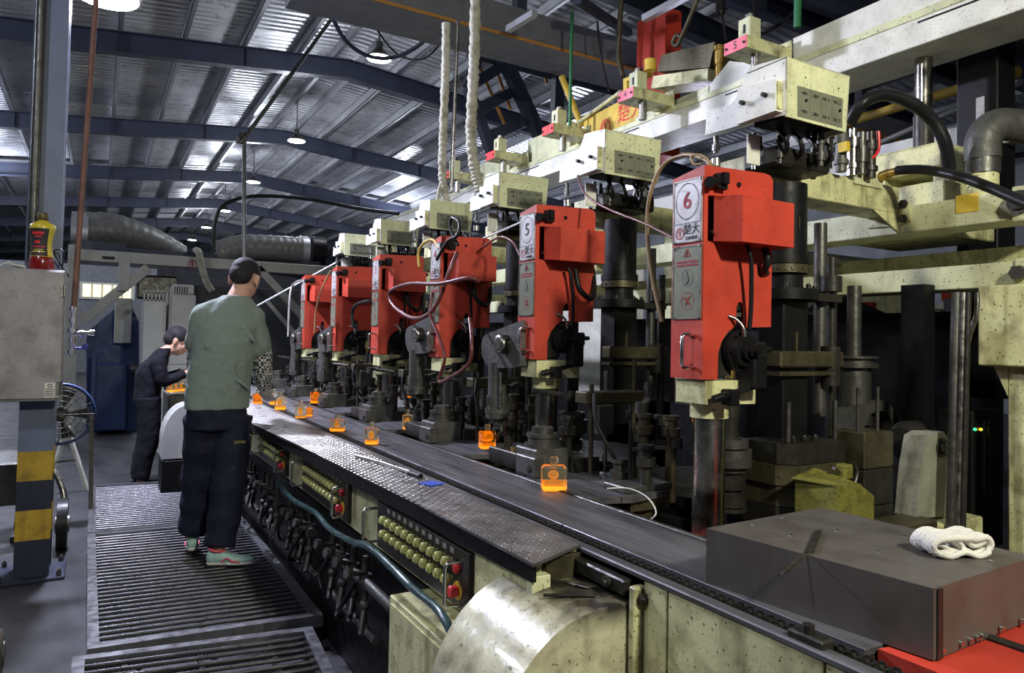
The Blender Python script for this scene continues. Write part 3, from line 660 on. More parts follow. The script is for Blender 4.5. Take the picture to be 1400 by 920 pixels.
# dark steel box
db=thing('steel_box','big dark sheet steel box lying on the conveyor end, glove on top','box',(1.4,.92,T))
MB().prism([(1.183,1.150,T),(1.243,.687,T),(1.62,.697,T),(1.60,1.165,T)],(0,0,.121)).build('body',boxm,db)
MB().box(1.252,1.268,.684,.688,T+.0,T+.118).build('corner_seam',oily,db)
mb=MB();[mb.cyl((x,y,T+.121),(x,y,T+.124),.0045,n=10) for x,y in ((1.3,1.12),(1.42,1.14),(1.30,1.02),(1.43,1.00),(1.40,.80),(1.50,.72),(1.52,.90),(1.36,.86))]
[mb.cyl((x,.690,z),(x,.683,z),.0045,n=10) for x,z in ((1.27,T+.012),(1.33,T+.012),(1.36,T+.012),(1.385,T+.012),(1.40,T+.012),(1.47,T+.012),(1.55,T+.012))];mb.build('screw',chrome,db)
MB().prism([(1.21,.765,.60),(1.215,.2,.60),(2.2,.2,.60),(2.2,.64,.60),(1.7,.69,.60),(1.24,.76,.60)],(0,0,.317)).build('_',redflat).name='red_support'
o=bpy.data.objects['red_support'];tag(o,'bright red steel frame corner under the dark box at bottom right','frame')
# strip leaning on box
p1,p2,p3=at(1118,727,Z=1.0425),at(1108,757,Z=1.0425),at(1082,778,X=1.20)
mb=MB();
sw=Vector((.013,0,0));P=[at(1119,727,Z=1.0435),at(1107,756,Z=1.0435)]
mb.prism([P[0]-sw,P[0]+sw,P[1]+sw,P[1]-sw],(0,0,.004));e=Vector((P[1].x-.085,P[1].y-.01,1.018))
mb.prism([P[1]-sw,P[1]+sw+Vector((0,0,.004)),e+sw*.7,e-sw*.7],(0,.003,.003))
tag(mb.build('steel_strip',oily),'narrow dark steel strip bent over the front edge of the box','strip')
# folded glove
g=at(1303,757,Z=1.042);t=thing('folded_glove','white knitted cotton glove rolled up on the dark steel box','glove',(g.x,g.y,1.042))
mb=MB();ang=math.radians(-22);ex=Vector((math.cos(ang),math.sin(ang),0));ey=Vector((-ex.y,ex.x,0));ez=Vector((0,0,1))
def G(a,b,c): return Vector((g.x,g.y,1.042))+ex*a+ey*b+ez*c
def fold(path,y0,y1,r):
    for yy in [y0+(y1-y0)*k/5 for k in range(6)]: mb.tube([G(a,yy,c+.003*math.sin(a*90+yy*150)) for a,c in path],r,8,3)
fold([(-.058,.012),(-.064,.024),(-.052,.037),(-.03,.038),(0,.036),(.03,.038),(.052,.036),(.062,.022),(.055,.010)],-.025,.03,.0068)
fold([(-.058,.010),(-.03,.006),(0,.009),(.03,.006),(.055,.010)],-.03,.03,.006)
fold([(-.05,.028),(-.035,.020),(-.025,.012),(-.01,.010)],-.018,.02,.0045);fold([(-.02,.032),(-.005,.026),(.006,.016),(.02,.012)],-.022,.02,.0055);fold([(.012,.032),(.025,.024),(.038,.022),(.05,.026)],-.022,.02,.005)
solid('knitted_roll',mb,cloth,t,.0022,1)
mb=MB();[mb.tube([G(-.06+.002*k,-.03+.01*k,.038),G(-.03,-.028+.01*k,.045)],.002,5,1) for k in range(1)]
# blue card and rod on tread plate
p=at(590,661,Z=.926);M_=Matrix.Translation(p)@Matrix.Rotation(math.radians(20),4,'Z')
tag(MB().box(-.035,.035,-.035,.035,0,.002,0,M_).build('blue_card',bluecard),'small bright blue card on the tread plate','card')
tag(MB().tube([at(488,624,Z=.932),at(520,632,Z=.932),at(560,645,Z=.932)],lambda u:.012-.006*u,8,4).build('steel_rod',steel),'bent bright steel rod lying on the tread plate behind the blue card','rod')
tag(MB().tube([at(560,647,Z=.93),at(575,652,Z=.93)],.012,8,2).build('rod_grip',black),'short black grip at the end of the bent steel rod','grip')
# ================================================================= VALVE PANELS
def valve_panel(y0,label):
    x=.94;L=.76;t=thing('valve_board',label,'control panel',(x,y0+L/2,.68),'valve panels along the table front')
    MB().box(x-.012,x+.01,y0,y0+L,.672,.842,.002).build('plate',oily,t)
    for yy in (y0+.045,y0+L-.0):
        MB().tube([(x-.01,yy,.69),(x-.06,yy,.69),(x-.066,yy,.70),(x-.066,yy,.80),(x-.06,yy,.812),(x-.01,yy,.812)],.006,8,1).build('handle',chrome,t)
    kb=None
    for r,zz in ((0,.795),(1,.745)):
        for k in range(11):
            yy=y0+.115+k*.053+r*.0
            if kb is None:
                mb=MB();mb.lathe((x-.012,yy,zz),[(0,.008),(.008,.008),(.009,.014),(.026,.0155),(.030,.013)],14,(-1,0,0));mb.cyl((x-.042,yy,zz),(x-.046,yy,zz),.009,n=12)
                kb=mb.build('knob',knobm,t);kb0=Vector((0,yy,zz))
            else:
                c=kb.copy();COL.objects.link(c);c.location=Vector((0,yy,zz))-kb0
            
    mb=MB();[mb.box(x-.0135,x-.012,y0+.10+k*.053,y0+.125+k*.053,.818,.834) for k in range(11)];mb.build('tag_strip',greyb,t)
    MB().lathe((x-.012,y0+.075,.785),[(0,.016),(.01,.016),(.013,.011)],16,(-1,0,0)).build('red_button',redbtn,t)
    MB().lathe((x-.012,y0+.07,.72),[(0,.027),(.003,.027)],20,(-1,0,0)).build('warning_ring',yelbtn,t)
    MB().lathe((x-.015,y0+.07,.72),[(0,.015),(.022,.018),(.026,.012)],16,(-1,0,0)).build('stop_button',redbtn,t)
ords=['nearest','second nearest','third nearest','fourth','farthest']
for k in range(5): valve_panel(1.80+k*1.12,'dark valve panel with two rows of knobs under table edge, %s to camera'%ords[k])
# teal hose
cable('air_hose',[at(380,660,X=.86),at(400,683,X=.86),at(430,700,X=.85),at(450,722,X=.84),at(480,740,X=.83),at(505,748,X=.83),at(540,780,X=.83),at(565,805,X=.83),at(600,835,X=.81),at(625,880,X=.80)],.012,teal,'shiny dark teal hose hanging along below the valve panels','hose',12)
# pipe clutter under the table
rnd=random.Random(5)
lab=['farthest','second farthest','middle','second nearest','nearest']
for k in range(5):
    y=3.0+k*.72 if k else 2.9;u=k
    t=thing('pipe_valve_cluster','grimy pipe and valve cluster under the table edge, %s one from the grates'%lab[4-k],'valves',(.98,y,.2),'pipe clusters below the valve panels')
    mb=MB();mb.cyl((.93,y-.25,.50),(.93,y+.25,.50),.022);mb.cyl((.95,y-.3,.30),(.95,y+.3,.30),.016)
    mb.build('manifold_pipe',castg,t)
    for j in range(4):
        yy=y-.22+j*.14+rnd.uniform(-.02,.02);mb=MB();z=.50
        mb.cyl((.93,yy,z-.16),(.93,yy,z+.10),.011).cyl((.93,yy,z-.02),(.93,yy,z+.03),.026,n=8).cyl((.93,yy,z+.03),(.86,yy-.02,z+.05),.010).cyl((.865,yy-.02,z+.048),(.845,yy-.024,z+.053),.022,n=6).ball((.93,yy,z-.09),.022,10,6).cyl((.93,yy,z-.1),(.90,yy-.05,z-.18),.012)
        mb.build('valve',steeld if j%2 else castg,t)
    mb=MB();mb.tube([(.90,y-.2,.5),(.86,y-.15,.40),(.87,y-.05,.33),(.91,y,.30)],.009);mb.tube([(.90,y+.1,.55),(.85,y+.12,.45),(.88,y+.2,.36)],.008);mb.build('hose',blackr,t)
    MB().cyl((.895,y+.02,.54),(.875,y+.02,.545),.020,n=14).build('gauge',steel,t)
cable('lower_pipe',[(1.0,2.3,.42),(.93,2.6,.50),(.93,2.9,.50)],.020,castg,'pale elbow pipe under the table beside the nearest valve cluster','pipe')
# ================================================================= STATIONS
ST=.98
XL=1.62
ordn=['nearest','second','third','fourth','fifth','farthest']
def num(k): return 6-k
# --- press head
def poly(pts,Y): return [at(u,v,Y=Y) for u,v in pts]
Y0=1.60
hd=thing('glass_press','','press head',(1.75,1.66,1.22),'red press heads in a row')
outl=poly([(966,226),(1046,237),(1053,240),(1057,247),(1054,447),(1018,448),(1017,420),(1014,413),(1010,413),(1007,420),(1006,446),(996,453),(987,466),(982,482),(981,519),(958,519)],Y0)
outl[0].x=outl[-1].x=XL
MB().prism(outl,(0,.012,0)).build('front_plate',red,hd)
zt,zb=outl[0].z,outl[-1].z
MB().prism([(XL,1.612,zb),(XL,1.612,zt),(XL,1.74,zt-.02),(XL,1.74,zb)],(.012,0,0)).build('side_plate',red,hd)
MB().box(XL+.012,1.76,1.612,1.74,zb+.01,zt-.05).box(1.76,1.90,1.612,1.72,1.56,1.96).build('inner_housing',oily,hd)
MB().prism([(1.636,1.598,1.925-.01),(1.66,1.598,1.915),(1.68,1.50,1.905),(1.915,1.50,1.905),(1.915,1.598,1.905)][::-1],(0,0,-.142)).build('cover_box',red,hd)
mb=MB();mb.cyl((1.648,1.598,1.80),(1.648,1.590,1.80),.006,n=8);mb.cyl((1.77,1.6,1.965),(1.77,1.594,1.965),.008,n=8)
for y,z in ((1.645,1.475),(1.645,1.378)): mb.cyl((XL,y,z),(XL-.004,y,z),.008,n=10)
mb.build('screw',black,hd)
MB().box(XL-.003,XL,1.607,1.733,1.772,1.975).build('number_plate',sil_plate,hd);NP=[c for c in hd.children if c.name.startswith('number_plate')][0]
MB().box(XL-.003,XL,1.607,1.733,1.528,1.762).build('instruction_plate',grey_plate,hd);IP=[c for c in hd.children if c.name.startswith('instruction_plate')][0]
mb=MB()
for z0,z1 in ((1.528,1.762),(1.772,1.975)):
    for y in (1.607,1.729): mb.box(XL-.0045,XL-.003,y,y+.004,z0,z1)
    for z in (z0,z1-.004): mb.box(XL-.0045,XL-.003,1.607,1.733,z,z+.004)
    for y in (1.612,1.728):
        for z in (z0+.006,z1-.006): mb.cyl((XL-.003,y,z),(XL-.007,y,z),.004,n=8)
mb.build('plate_rim',steel,hd)
mb=MB();ring2(mb,(XL-.0035,1.67,1.905),.050,.0022,'-x',sy=1.15);mb.box(XL-.0042,XL-.0032,1.612,1.728,1.834,1.8352);mb.build('number_ring',darkink,NP)
logo((XL-.0035,1.702,1.803),.017,'-x',redink,NP)
text('company_name','楚大',.036,(XL-.004,1.650,1.812),'-x',darkink,NP);text('company_name','CHUDA',.015,(XL-.004,1.650,1.786),'-x',darkink,NP)
mb=MB();ring2(mb,(XL-.0035,1.665,1.66),.026,.0015,'-x');mb.tube([(XL-.004,1.67,1.68),(XL-.004,1.66,1.65),(XL-.004,1.675,1.64)],.0012,4,2);mb.build('diagram',darkink,IP)
mb=MB();ring2(mb,(XL-.0035,1.665,1.585),.028,.0015,'-x');
for a in (.6,2.2,4.1): mb.tube([(XL-.004,1.665+.02*math.cos(a),1.585+.02*math.sin(a)),(XL-.004,1.665-.015*math.cos(a),1.585-.015*math.sin(a))],.0012,4,1)
tri=[(XL-.004,1.668+.016*math.sin(a),1.735+.016*math.cos(a)) for a in (0,2*PI/3,4*PI/3,2*PI)];mb.tube(tri,.0012,4,1);mb.box(XL-.0045,XL-.0035,1.667,1.669,1.728,1.742)
for r_,zz in enumerate((1.708,1.697)):
    for q in range(9): mb.box(XL-.0045,XL-.0035,1.622+q*.0105,1.6295+q*.0105,zz,zz+.006)
mb.build('warning_print',redink,IP)
MB().tube([(XL,1.635,1.478),(XL-.045,1.635,1.478),(XL-.052,1.635,1.470),(XL-.052,1.635,1.385),(XL-.045,1.635,1.377),(XL,1.635,1.377)],.0062,10,1).build('handle',chrome,hd)
# round valve on front
vc=Vector((1.775,1.59,1.43))
mb=MB();mb.stack(vc,(0,-1,0),[(-.02,.008,.064),(.008,.028,.052,.048),(.028,.045,.030),(.045,.060,.018),(.06,.085,.009)])
for k in range(6): a=2*PI*k/6;bolt(mb,vc+Vector((.055*math.cos(a),-.008,.055*math.sin(a))),(0,-1,0),.006,.005)
mb.build('round_valve',black,hd)
MB().box(1.775,1.835,1.53,1.59,1.31,1.42,.006).box(1.79,1.85,1.54,1.6,1.40,1.46,.008).cyl((1.84,1.555,1.435),(1.875,1.555,1.435),.009).build('valve_block',black,hd)
MB().tube([(1.73,1.598,1.54),(1.75,1.585,1.53),(1.765,1.57,1.505),(1.765,1.565,1.48)],.0055,8).cyl((1.765,1.565,1.475),(1.765,1.565,1.50),.008,n=6).build('air_pipe',steel,hd)
MB().prism([(1.635,1.60,1.335),(1.635,1.60,1.262),(1.86,1.60,1.258),(1.86,1.60,1.31),(1.80,1.60,1.335)],(0,.13,0)).build('base_bracket',cream2,hd)
MB().bar((1.66,1.57,1.285),(1.80,1.55,1.32),.014,.018,.003).box(1.70,1.735,1.55,1.60,1.26,1.31,.004).cyl((1.645,1.575,1.28),(1.675,1.57,1.288),.013,n=8).build('linkage',black,hd)
MB().stack((1.745,1.69,1.21),(0,0,1),[(0,.05,.062)]).build('collar',cream2,hd)
MB().cyl((1.745,1.69,.60),(1.745,1.69,1.21),.052,n=32).build('column',pole,hd)
MB().box(1.655,1.70,1.575,1.60,1.935,1.985,.004).cyl((1.655,1.585,1.955),(1.625,1.575,1.95),.014).cyl((1.63,1.577,1.95),(1.61,1.57,1.948),.018,n=10).box(1.665,1.688,1.560,1.576,1.95,1.985).build('sensor',black,hd)
heads=[hd]
for k in range(1,6):
    dz=.03 if k==1 else (.01 if k==2 else 0)
    heads.append(dup(hd,(0,ST*k,dz)))
for k,h in enumerate(heads):
    h['label']=('red press head numbered 6 on a steel column, nearest the camera' if k==0 else 'red press head numbered 5, second from the camera' if k==1 else 'red press head with chrome handle, %s from the camera'%ordn[k] if k<5 else 'farthest red press head in the row, beside the far frame')
    z=1.905;text('number',str(num(k)),.078,(XL-.0045,1.67+ST*k,z+h.location.z-1.22),'-x',redink if k!=1 else darkink,[c for c in h.children if c.name.startswith('number_plate')][0])
# --- cables on head (hang from cover)
for k in range(4):
    y=ST*k
    cable('head_cable',[(1.76,1.555+y,1.77),(1.775,1.55+y,1.72),(1.79,1.56+y,1.64),(1.80,1.57+y,1.56),(1.80,1.575+y,1.50)],.0075,blackr,'black cable running from cover box to round valve on %s red head'%ordn[k])
    cable('head_hose',[(1.86,1.57+y,1.765),(1.865,1.56+y,1.72),(1.88,1.59+y,1.69),(1.93,1.62+y,1.70),(1.97,1.70+y,1.80)] if k==0 else [(1.80,1.56+y,1.765),(1.81,1.54+y,1.68),(1.87,1.54+y,1.64),(1.92,1.58+y,1.68),(1.94,1.62+y,1.78)],.012,blackr,'thick black hose loop under the cover box of %s red head'%ordn[k],'hose')
# --- valve control boxes
XB=1.96
bx=thing('valve_box','','control box',(2.1,1.6,2.2),'cream control boxes in a row')
def PX(pts,X): return [at(u,v,X=X) for u,v in pts]
side=PX([(1076,77),(1024,92),(1009,130),(1000,142),(966,154),(964,185),(1008,172),(1071,158)],XB)
F0=side[0];yb=F0.y
a=at(1162,104,Y=yb);b=at(1157,181,Y=yb);c=at(1071,158,Y=yb)
MB().prism([(XB,yb,F0.z),(a.x,yb,a.z),(b.x-.0,yb,b.z),(XB,yb,c.z)],(0,.006,0)).build('front_face',cream,bx)
side[-1].y=yb
MB().prism(side,(.005,0,0)).build('side_face',white_p,bx)
MB().prism([(XB,yb,F0.z),(a.x,yb,a.z),(a.x,yb+.17,a.z),(XB,yb+.17,F0.z-.002)],(0,0,-.005)).prism([(a.x,yb,a.z),(b.x,yb,b.z),(b.x,yb+.25,b.z),(a.x,yb+.17,a.z)],(-.005,0,0)).build('top_sheet',white_p,bx)
MB().box(XB+.03,b.x-.03,yb+.03,yb+.16,c.z+.01,c.z+.12).build('valve_block',black,bx)
q=PX([(1008,122),(1048,112),(1048,160),(1008,170)],XB-.03)
MB().prism([(XB-.03,yb+.02,q[1].z),(XB-.03,q[0].y,q[0].z),(XB-.03,q[0].y,q[3].z),(XB-.03,yb+.02,q[3].z+.005)],(.03,0,0)).build('side_cover',white_p,bx)
MB().box(XB-.027,XB-.004,yb+.0145,yb+.0195,q[3].z+.012,q[1].z-.008).build('cover_lip',cream2,bx)
mb=MB();ym=(yb+q[0].y)/2
for y_ in (yb+.06,q[0].y-.03): mb.cyl((XB-.03,y_,(q[0].z+q[3].z)/2+.005),(XB-.048,y_,(q[0].z+q[3].z)/2+.005),.008,n=10)
mb.build('knob',black,bx)
pl=[at(1090,117,Y=yb),at(1152,135,Y=yb),at(1151,175,Y=yb),at(1090,159,Y=yb)]
for p_ in pl: p_.y=yb-.0015
LP=MB().prism(pl,(0,.0015,0)).build('label_plate',grey_plate,bx)
def lerp2(u,v): return pl[0].lerp(pl[1],u).lerp(pl[3].lerp(pl[2],u),v)
row1=['一模开','二模开','五位一上','五位二上'];row2=['一模关','二模关','五位一下','五位二下']
for r_,row in ((.2,row1),(.8,row2)):
    for i,s_ in enumerate(row):
        p_=lerp2(.13+.245*i,r_);text('label_text',s_,.0125,(p_.x,yb-.0022,p_.z),'-y',darkink,LP,xs=1.0 if len(s_)==3 else .85)
mb=MB()
for u_ in (.26,.5,.75): p0,p1=lerp2(u_,.04),lerp2(u_,.96);mb.box(p0.x-.0004,p0.x+.0004,yb-.002,yb-.0014,p1.z,p0.z)
mb.build('label_rules',darkink,LP)
mb=MB()
for u_,v_ in ((.17,.42),(.92,.45)): p_=lerp2(u_,v_);mb.cyl((p_.x,yb-.002,p_.z),(p_.x,yb-.007,p_.z),.005,n=8)
for u_,v_ in ((1101,106),(1146,121)): p_=at(u_,v_,Y=yb);mb.cyl((p_.x,yb,p_.z),(p_.x,yb-.003,p_.z),.0025,n=6)
mb.build('screw',black,bx)
boxes=[bx]+[dup(bx,(0,ST*k,0)) for k in range(1,6)]
for k,h in enumerate(boxes): h['label']='cream control box with printed grey plate above the %s red press head'%ordn[k]
# fittings under each control box
ft=thing('valve_fittings','','valves',(2.1,1.9,2.17),'pipe fittings under the control boxes')
rnd=random.Random(3)
for j in range(9):
    x=1.99+rnd.random()*.40;y=1.62+rnd.random()*.35;mb=MB()
    zt_=2.185;mb.cyl((x,y,2.10 if y<1.85 else 2.17),(x,y,zt_+.05),.010).cyl((x,y,2.12),(x,y,2.15),.018,n=6).cyl((x,y,2.18),(x,y,2.20),.016,n=6)
    mb.build('fitting',(steel,oily,castg)[j%3],ft)
MB().box(1.995,2.06,1.76,1.768,2.10,2.21,.002).build('mount_plate',white_p,ft)
MB().box(2.08,2.38,1.70,1.86,2.10,2.17,.01).build('manifold',oily,ft)
for j in range(4):
    x=2.08+.08*j;MB().tube([(x,1.70,2.22),(x-.01,1.66,2.18),(x+.015,1.68,2.14),(x+.03,1.78,2.12),(x+.05,1.86,2.18)],.009,8).build('hose',blackr,ft)
fts=[ft]+[dup(ft,(0,ST*k,0)) for k in range(1,6)]
for k,h in enumerate(fts): h['label']='oily pipe fittings and short hoses below the %s cream control box'%ordn[k]
# --- cream arms
ar=thing('cross_beam','','arm',(2.6,1.96,2.05),'cream cross arms')
MB().box(2.125,3.119,1.88,2.04,2.055,2.175,.004).build('beam',cream2,ar)
MB().prism([(2.92,1.88,2.055),(3.119,1.88,2.055),(3.119,1.88,1.97)],(0,.012,0)).build('gusset',cream2,ar)
MB().box(2.78,2.98,1.872,1.879,2.15,2.21).build('side_tab',cream,ar)
ars=[ar]+[dup(ar,(0,ST*k,0)) for k in range(1,6)]
for k,h in enumerate(ars): h['label']='cream steel cross arm behind the %s red press head'%ordn[k]
# --- black cylinders below arms
cyb=thing('press_cylinder','','cylinder',(2.2,1.96,.6),'black press cylinders')
px=2.24;py=1.80
MB().stack((px,py,0),(0,0,1),[(1.78,2.055,.083),(1.755,1.785,.092)],30).build('barrel',black,cyb)
mb=MB();mb.stack((px,py,0),(0,0,1),[(1.72,1.752,.088)],30)
for k in range(12): a=2*PI*k/12;mb.cyl((px+.089*math.cos(a),py+.089*math.sin(a),1.736),(px+.092*math.cos(a),py+.092*math.sin(a),1.736),.007,n=8)
mb.build('ring',oilyb,cyb)
MB().stack((px,py,0),(0,0,1),[(1.62,1.66,.125),(1.66,1.72,.07)],30).build('flange',black,cyb)
mb=MB();[bolt(mb,(px+.11*math.cos(2*PI*k/8),py+.11*math.sin(2*PI*k/8),1.66),(0,0,1),.010,.014) for k in range(8)];mb.build('bolt',oily,cyb)
MB().box(px-.07,px+.07,py-.06,py+.06,1.05,1.62,.006).build('column',black,cyb)
text('number','1',.13,(px,py-.0615,1.45),'-y',oilyb,cyb);text('number','1',.07,(px-.02,py-.0845,1.90),'-y',oilyb,cyb)
# guide rods + shelf bracket
MB().cyl((px+.19,py-.02,1.18),(px+.19,py-.02,1.93),.024).build('guide_rod',steeld,cyb)
MB().cyl((px+.26,py-.02,.95),(px+.26,py-.02,1.80),.020).build('guide_rod',oily,cyb)
MB().box(px-.12,px+.24,py-.09,py-.02,1.37,1.43,.006).box(px-.12,px+.22,py-.085,py-.02,1.34,1.355).build('guide_bracket',oilyb,cyb)
MB().cyl((px+.2,py-.06,1.30),(px+.2,py-.06,1.45),.035).cyl((px+.2,py-.06,1.66),(px+.2,py-.06,1.72),.04).box(px+.05,px+.24,py-.08,py,1.62,1.65).build('clamp',oily,cyb)
cy_s=[cyb]+[dup(cyb,(0,ST*k,0)) for k in range(1,6)]
for k,h in enumerate(cy_s): h['label']='black press cylinder with flange hanging behind the %s red press head'%ordn[k]
# --- plunger with rings
pg=thing('plunger','','plunger',(1.9,1.75,.75),'ringed plungers on the turntables')
c=(1.96,1.80,0)
MB().stack(c,(0,0,1),[(.862,.875,.062),(.88,.925,.060),(.94,.985,.057)],26).build('lower_ring',oily,pg)
MB().stack(c,(0,0,1),[(.861,1.12,.045)],20).build('spindle',oily,pg)
MB().stack(c,(0,0,1),[(1.02,1.08,.078),(1.085,1.115,.066),(1.0,1.02,.058)],30).build('upper_ring',steeld,pg)
MB().stack(c,(0,0,1),[(1.12,1.19,.030),(1.19,1.30,.034),(1.30,1.33,.02)],20).build('nut_body',oily,pg)
MB().stack(c,(0,0,1),[(1.33,1.36,.018),(1.36,1.39,.026),(1.39,1.42,.022)],8).build('brass_joint',brass,pg)
MB().tube([(c[0],c[1],1.42),(c[0],c[1],1.6),(c[0]-.01,c[1]+.02,1.75),(c[0]+.02,c[1]+.03,1.86),(c[0]+.1,c[1]+.02,1.92)],.017,10).build('hose',blackr,pg)
pgs=[pg]+[dup(pg,(0,ST*k,0)) for k in range(1,6)]
for k,h in enumerate(pgs): h['label']='dark ringed plunger with brass joint and hose beside the %s red press head'%ordn[k]
# --- take-out arms with claw
ta=thing('bottle_gripper','','arm',(1.58,2.78,1.0),'take-out arms with claws')
c=at(688,470,X=1.585);Yc=c.y
def PL(pts): return [at(u,v,X=1.60) for u,v in pts]
mb=MB();L1=PL([(658,470),(660,461),(666,456),(690,447),(713,438),(713,500),(700,503),(672,503),(664,498),(659,486)]);mb.prism(L1,(.06,0,0));mb.build('link',castg,ta)
MB().stack(c,(-1,0,0),[(-.02,.012,.045),(.012,.024,.026)],24).build('pivot_nut',oily,ta)
MB().lathe(c+Vector((-.012,0,0)),[(0,.040),(.016,.040),(.016,.026)],24,(-1,0,0)).build('pivot_ring',steel,ta)
s_=at(681,505,X=1.63);sx,sy=s_.x,s_.y
MB().stack((sx,sy,0),(0,0,1),[(1.19,1.345,.046),(1.13,1.19,.052),(1.11,1.13,.058)],22).build('tool_post',castg,ta)
MB().stack((sx-.0,sy,0),(0,0,1),[(1.085,1.11,.055),(1.06,1.085,.028)],20).build('tool_head',steeld,ta)
for s2 in (-1,1): MB().tube([(sx,sy+.025*s2,1.075),(sx-.005,sy+.05*s2,1.05),(sx-.01,sy+.055*s2,1.02),(sx-.01,sy+.02*s2,.995)],.011,8).build('claw',oily,ta)
MB().cyl((sx-.05,sy,1.14),(sx-.05,sy,1.12),.01).cyl((sx-.02,sy-.06,1.3),(sx-.02,sy-.06,1.14),.008).build('air_tube',steel,ta)
tas={1:ta}
for k in (2,4,5): tas[k]=dup(ta,(0,ST*(k-1),.0+(.04 if k==2 else 0)))
for k,h in tas.items(): h['label']='grey take-out arm with round pivot and claw beside the %s red press head'%ordn[k]
# --- mold stations on the table rear
dm=thing('mould_holder','','mould',(1.62,2.40,.9),'iron mould bases along the table')
MB().box(1.50,1.66,2.36,2.52,.90,1.02,.006).build('clamp_block',castg,dm)
MB().box(1.455,1.499,2.30,2.44,.925,1.0,.004).build('side_plate',steeld,dm)
mb=MB();mb.stack((1.58,2.44,0),(0,0,1),[(1.02,1.035,.075),(1.035,1.06,.06),(1.06,1.075,.068),(1.075,1.10,.045)],8);mb.build('mould_cap',steeld,dm)
mb=MB();[bolt(mb,(1.50,y,z),(-1,0,0),.012,.012) for y,z in ((2.39,.95),(2.39,.99),(2.49,.97))];bolt(mb,(1.455,2.34,.955),(-1,0,0),.016,.006);mb.build('bolt',oily,dm)
MB().box(1.66,1.80,2.34,2.56,.88,.98,.006).build('rear_block',oily,dm)
MB().box(1.50,1.52,2.50,2.75,.915,.985,.004).box(1.52,1.62,2.55,2.6,.92,1.0,.004).build('guide_arm',oily,dm)
dms=[dm]+[dup(dm,(0,ST*k,0)) for k in range(1,6)]
for k,h in enumerate(dms): h['label']='iron mould base with round stepped cap on table edge, %s from the camera'%ordn[k]
lk=thing('linkage_cluster','','linkage',(1.8,2.2,.9),'oily linkages between the press columns')
rnd=random.Random(21)
for j in range(7):
    x=1.60+rnd.random()*.45;y=1.95+rnd.random()*.65;z=.93+rnd.random()*.22;mt=(oily,oilyb,steeld)[j%3]
    MB().stack((x,y,z),(0,0,1),[(0,.03,.035),(.03,.06,.022),(.06,.075,.03),(-(z-.86),0,.02)],14).build('pin_post',mt,lk)
for j in range(5):
    x=1.62+rnd.random()*.4;y=1.95+rnd.random()*.5;z=1.0+rnd.random()*.25;a=rnd.random()*3
    MB().bar((x,y,z),(x+.16*math.cos(a),y+.16*math.sin(a),z+rnd.uniform(-.03,.03)),.025,.02,.004).cyl((x,y,z-.02),(x,y,z+.02),.022,n=12).build('link_bar',(oily,steeld)[j%2],lk)
for j in range(4):
    x=1.72+.11*j;y=2.3+.05*(j%2);MB().cyl((x,y,.86),(x,y,1.28+.05*(j%3)),.010,n=10).build('guide_pin',steel if j%2 else oilyb,lk)
MB().box(1.68,1.98,2.28,2.36,1.20,1.25,.005).build('cross_plate',oilyb,lk);MB().box(1.72,1.80,2.25,2.29,1.08,1.2,.005).build('side_block',steeld,lk)
MB().tube([(1.66,2.2,1.25),(1.63,2.15,1.15),(1.66,2.1,1.05),(1.72,2.12,.98)],.008,8).build('hose',blackr,lk)
lks=[lk]+[dup(lk,(0,ST*k,0)) for k in range(1,6)]
for k,h in enumerate(lks): h['label']='oily pins, link bars and posts on the turntable behind mould holder, %s from the camera'%ordn[k]
# turntable shoulder blocks (table lugs)
tl=thing('turntable_lug','','bracket',(1.7,2.1,.88),'dark turntable plates along the table')
MB().prism([(1.445,1.95,.90),(1.445,2.35,.90),(1.60,2.45,.90),(1.82,2.3,.90),(1.80,1.93,.90),(1.6,1.90,.90)],(0,0,.022)).build('top_plate',tablem,tl)
MB().prism([(1.62,1.93,.86),(1.80,1.93,.86),(1.80,2.2,.86),(1.62,2.2,.86)],(0,0,.0399)).build('block',oilyb,tl)
MB().box(1.60,1.82,1.935,2.06,.9221,.945,.004).build('wear_block',steeld,tl)
MB().lathe((1.74,2.02,.74),[(0,.05),(.06,.072),(.12,.07)],8).build('boss',oilyb,tl)
tls=[tl]+[dup(tl,(0,ST*k,0)) for k in range(1,6)]
for k,h in enumerate(tls): h['label']='dark scraped turntable plate behind the conveyor belt, %s from the camera'%ordn[k]
cable('thin_white_wire',[at(830,668,Z=.95),at(860,668,Z=.96),at(885,680,Z=.955),at(897,700,Z=.93),at(888,712,Z=.90)],.0025,cloth,'thin white wire lying on the nearest turntable plate','wire')
# machine back mass: per-station turntable drum & dark base
bd=thing('press_bed','long black machine base behind the conveyor carrying all the press heads','machine',(2.3,4.5,0))
MB().box(1.47,3.05,1.2,8.55,0,.60,.01).build('bed',black,bd)
for k in range(6):
    tt=thing('turntable','round black turntable on the machine bed under the %s group of linkages'%ordn[k],'turntable',(2.32,2.2+ST*k,.601),'round turntables')
    MB().stack((2.32,2.2+ST*k,0),(0,0,1),[(.601,.78,.42)],40).build('drum',black,tt);MB().stack((2.32,2.2+ST*k,0),(0,0,1),[(.78,.858,.38)],40).build('table_disc',black,tt)
tag(MB().tube([(1.62,1.60,.80),(1.60,1.75,.78),(1.66,1.95,.77)],.03,8).build('red_guard_rail',redflat),'curved red guard rail low behind the nearest steel column','rail')
sw=thing('rear_void_screen','black screen with gaps, put in as the dark void behind all the press heads','screen',(3.2,5,0))  # black sheets put in as the dark void behind the machine
for y0,y1 in ((1.75,3.28),(3.62,4.35),(4.75,8.58)): MB().box(3.37,3.41,y0,y1,0,1.62).build('void_sheet',black,sw)
MB().box(3.37,3.41,3.28,4.75,0,1.05).build('void_sheet',black,sw)
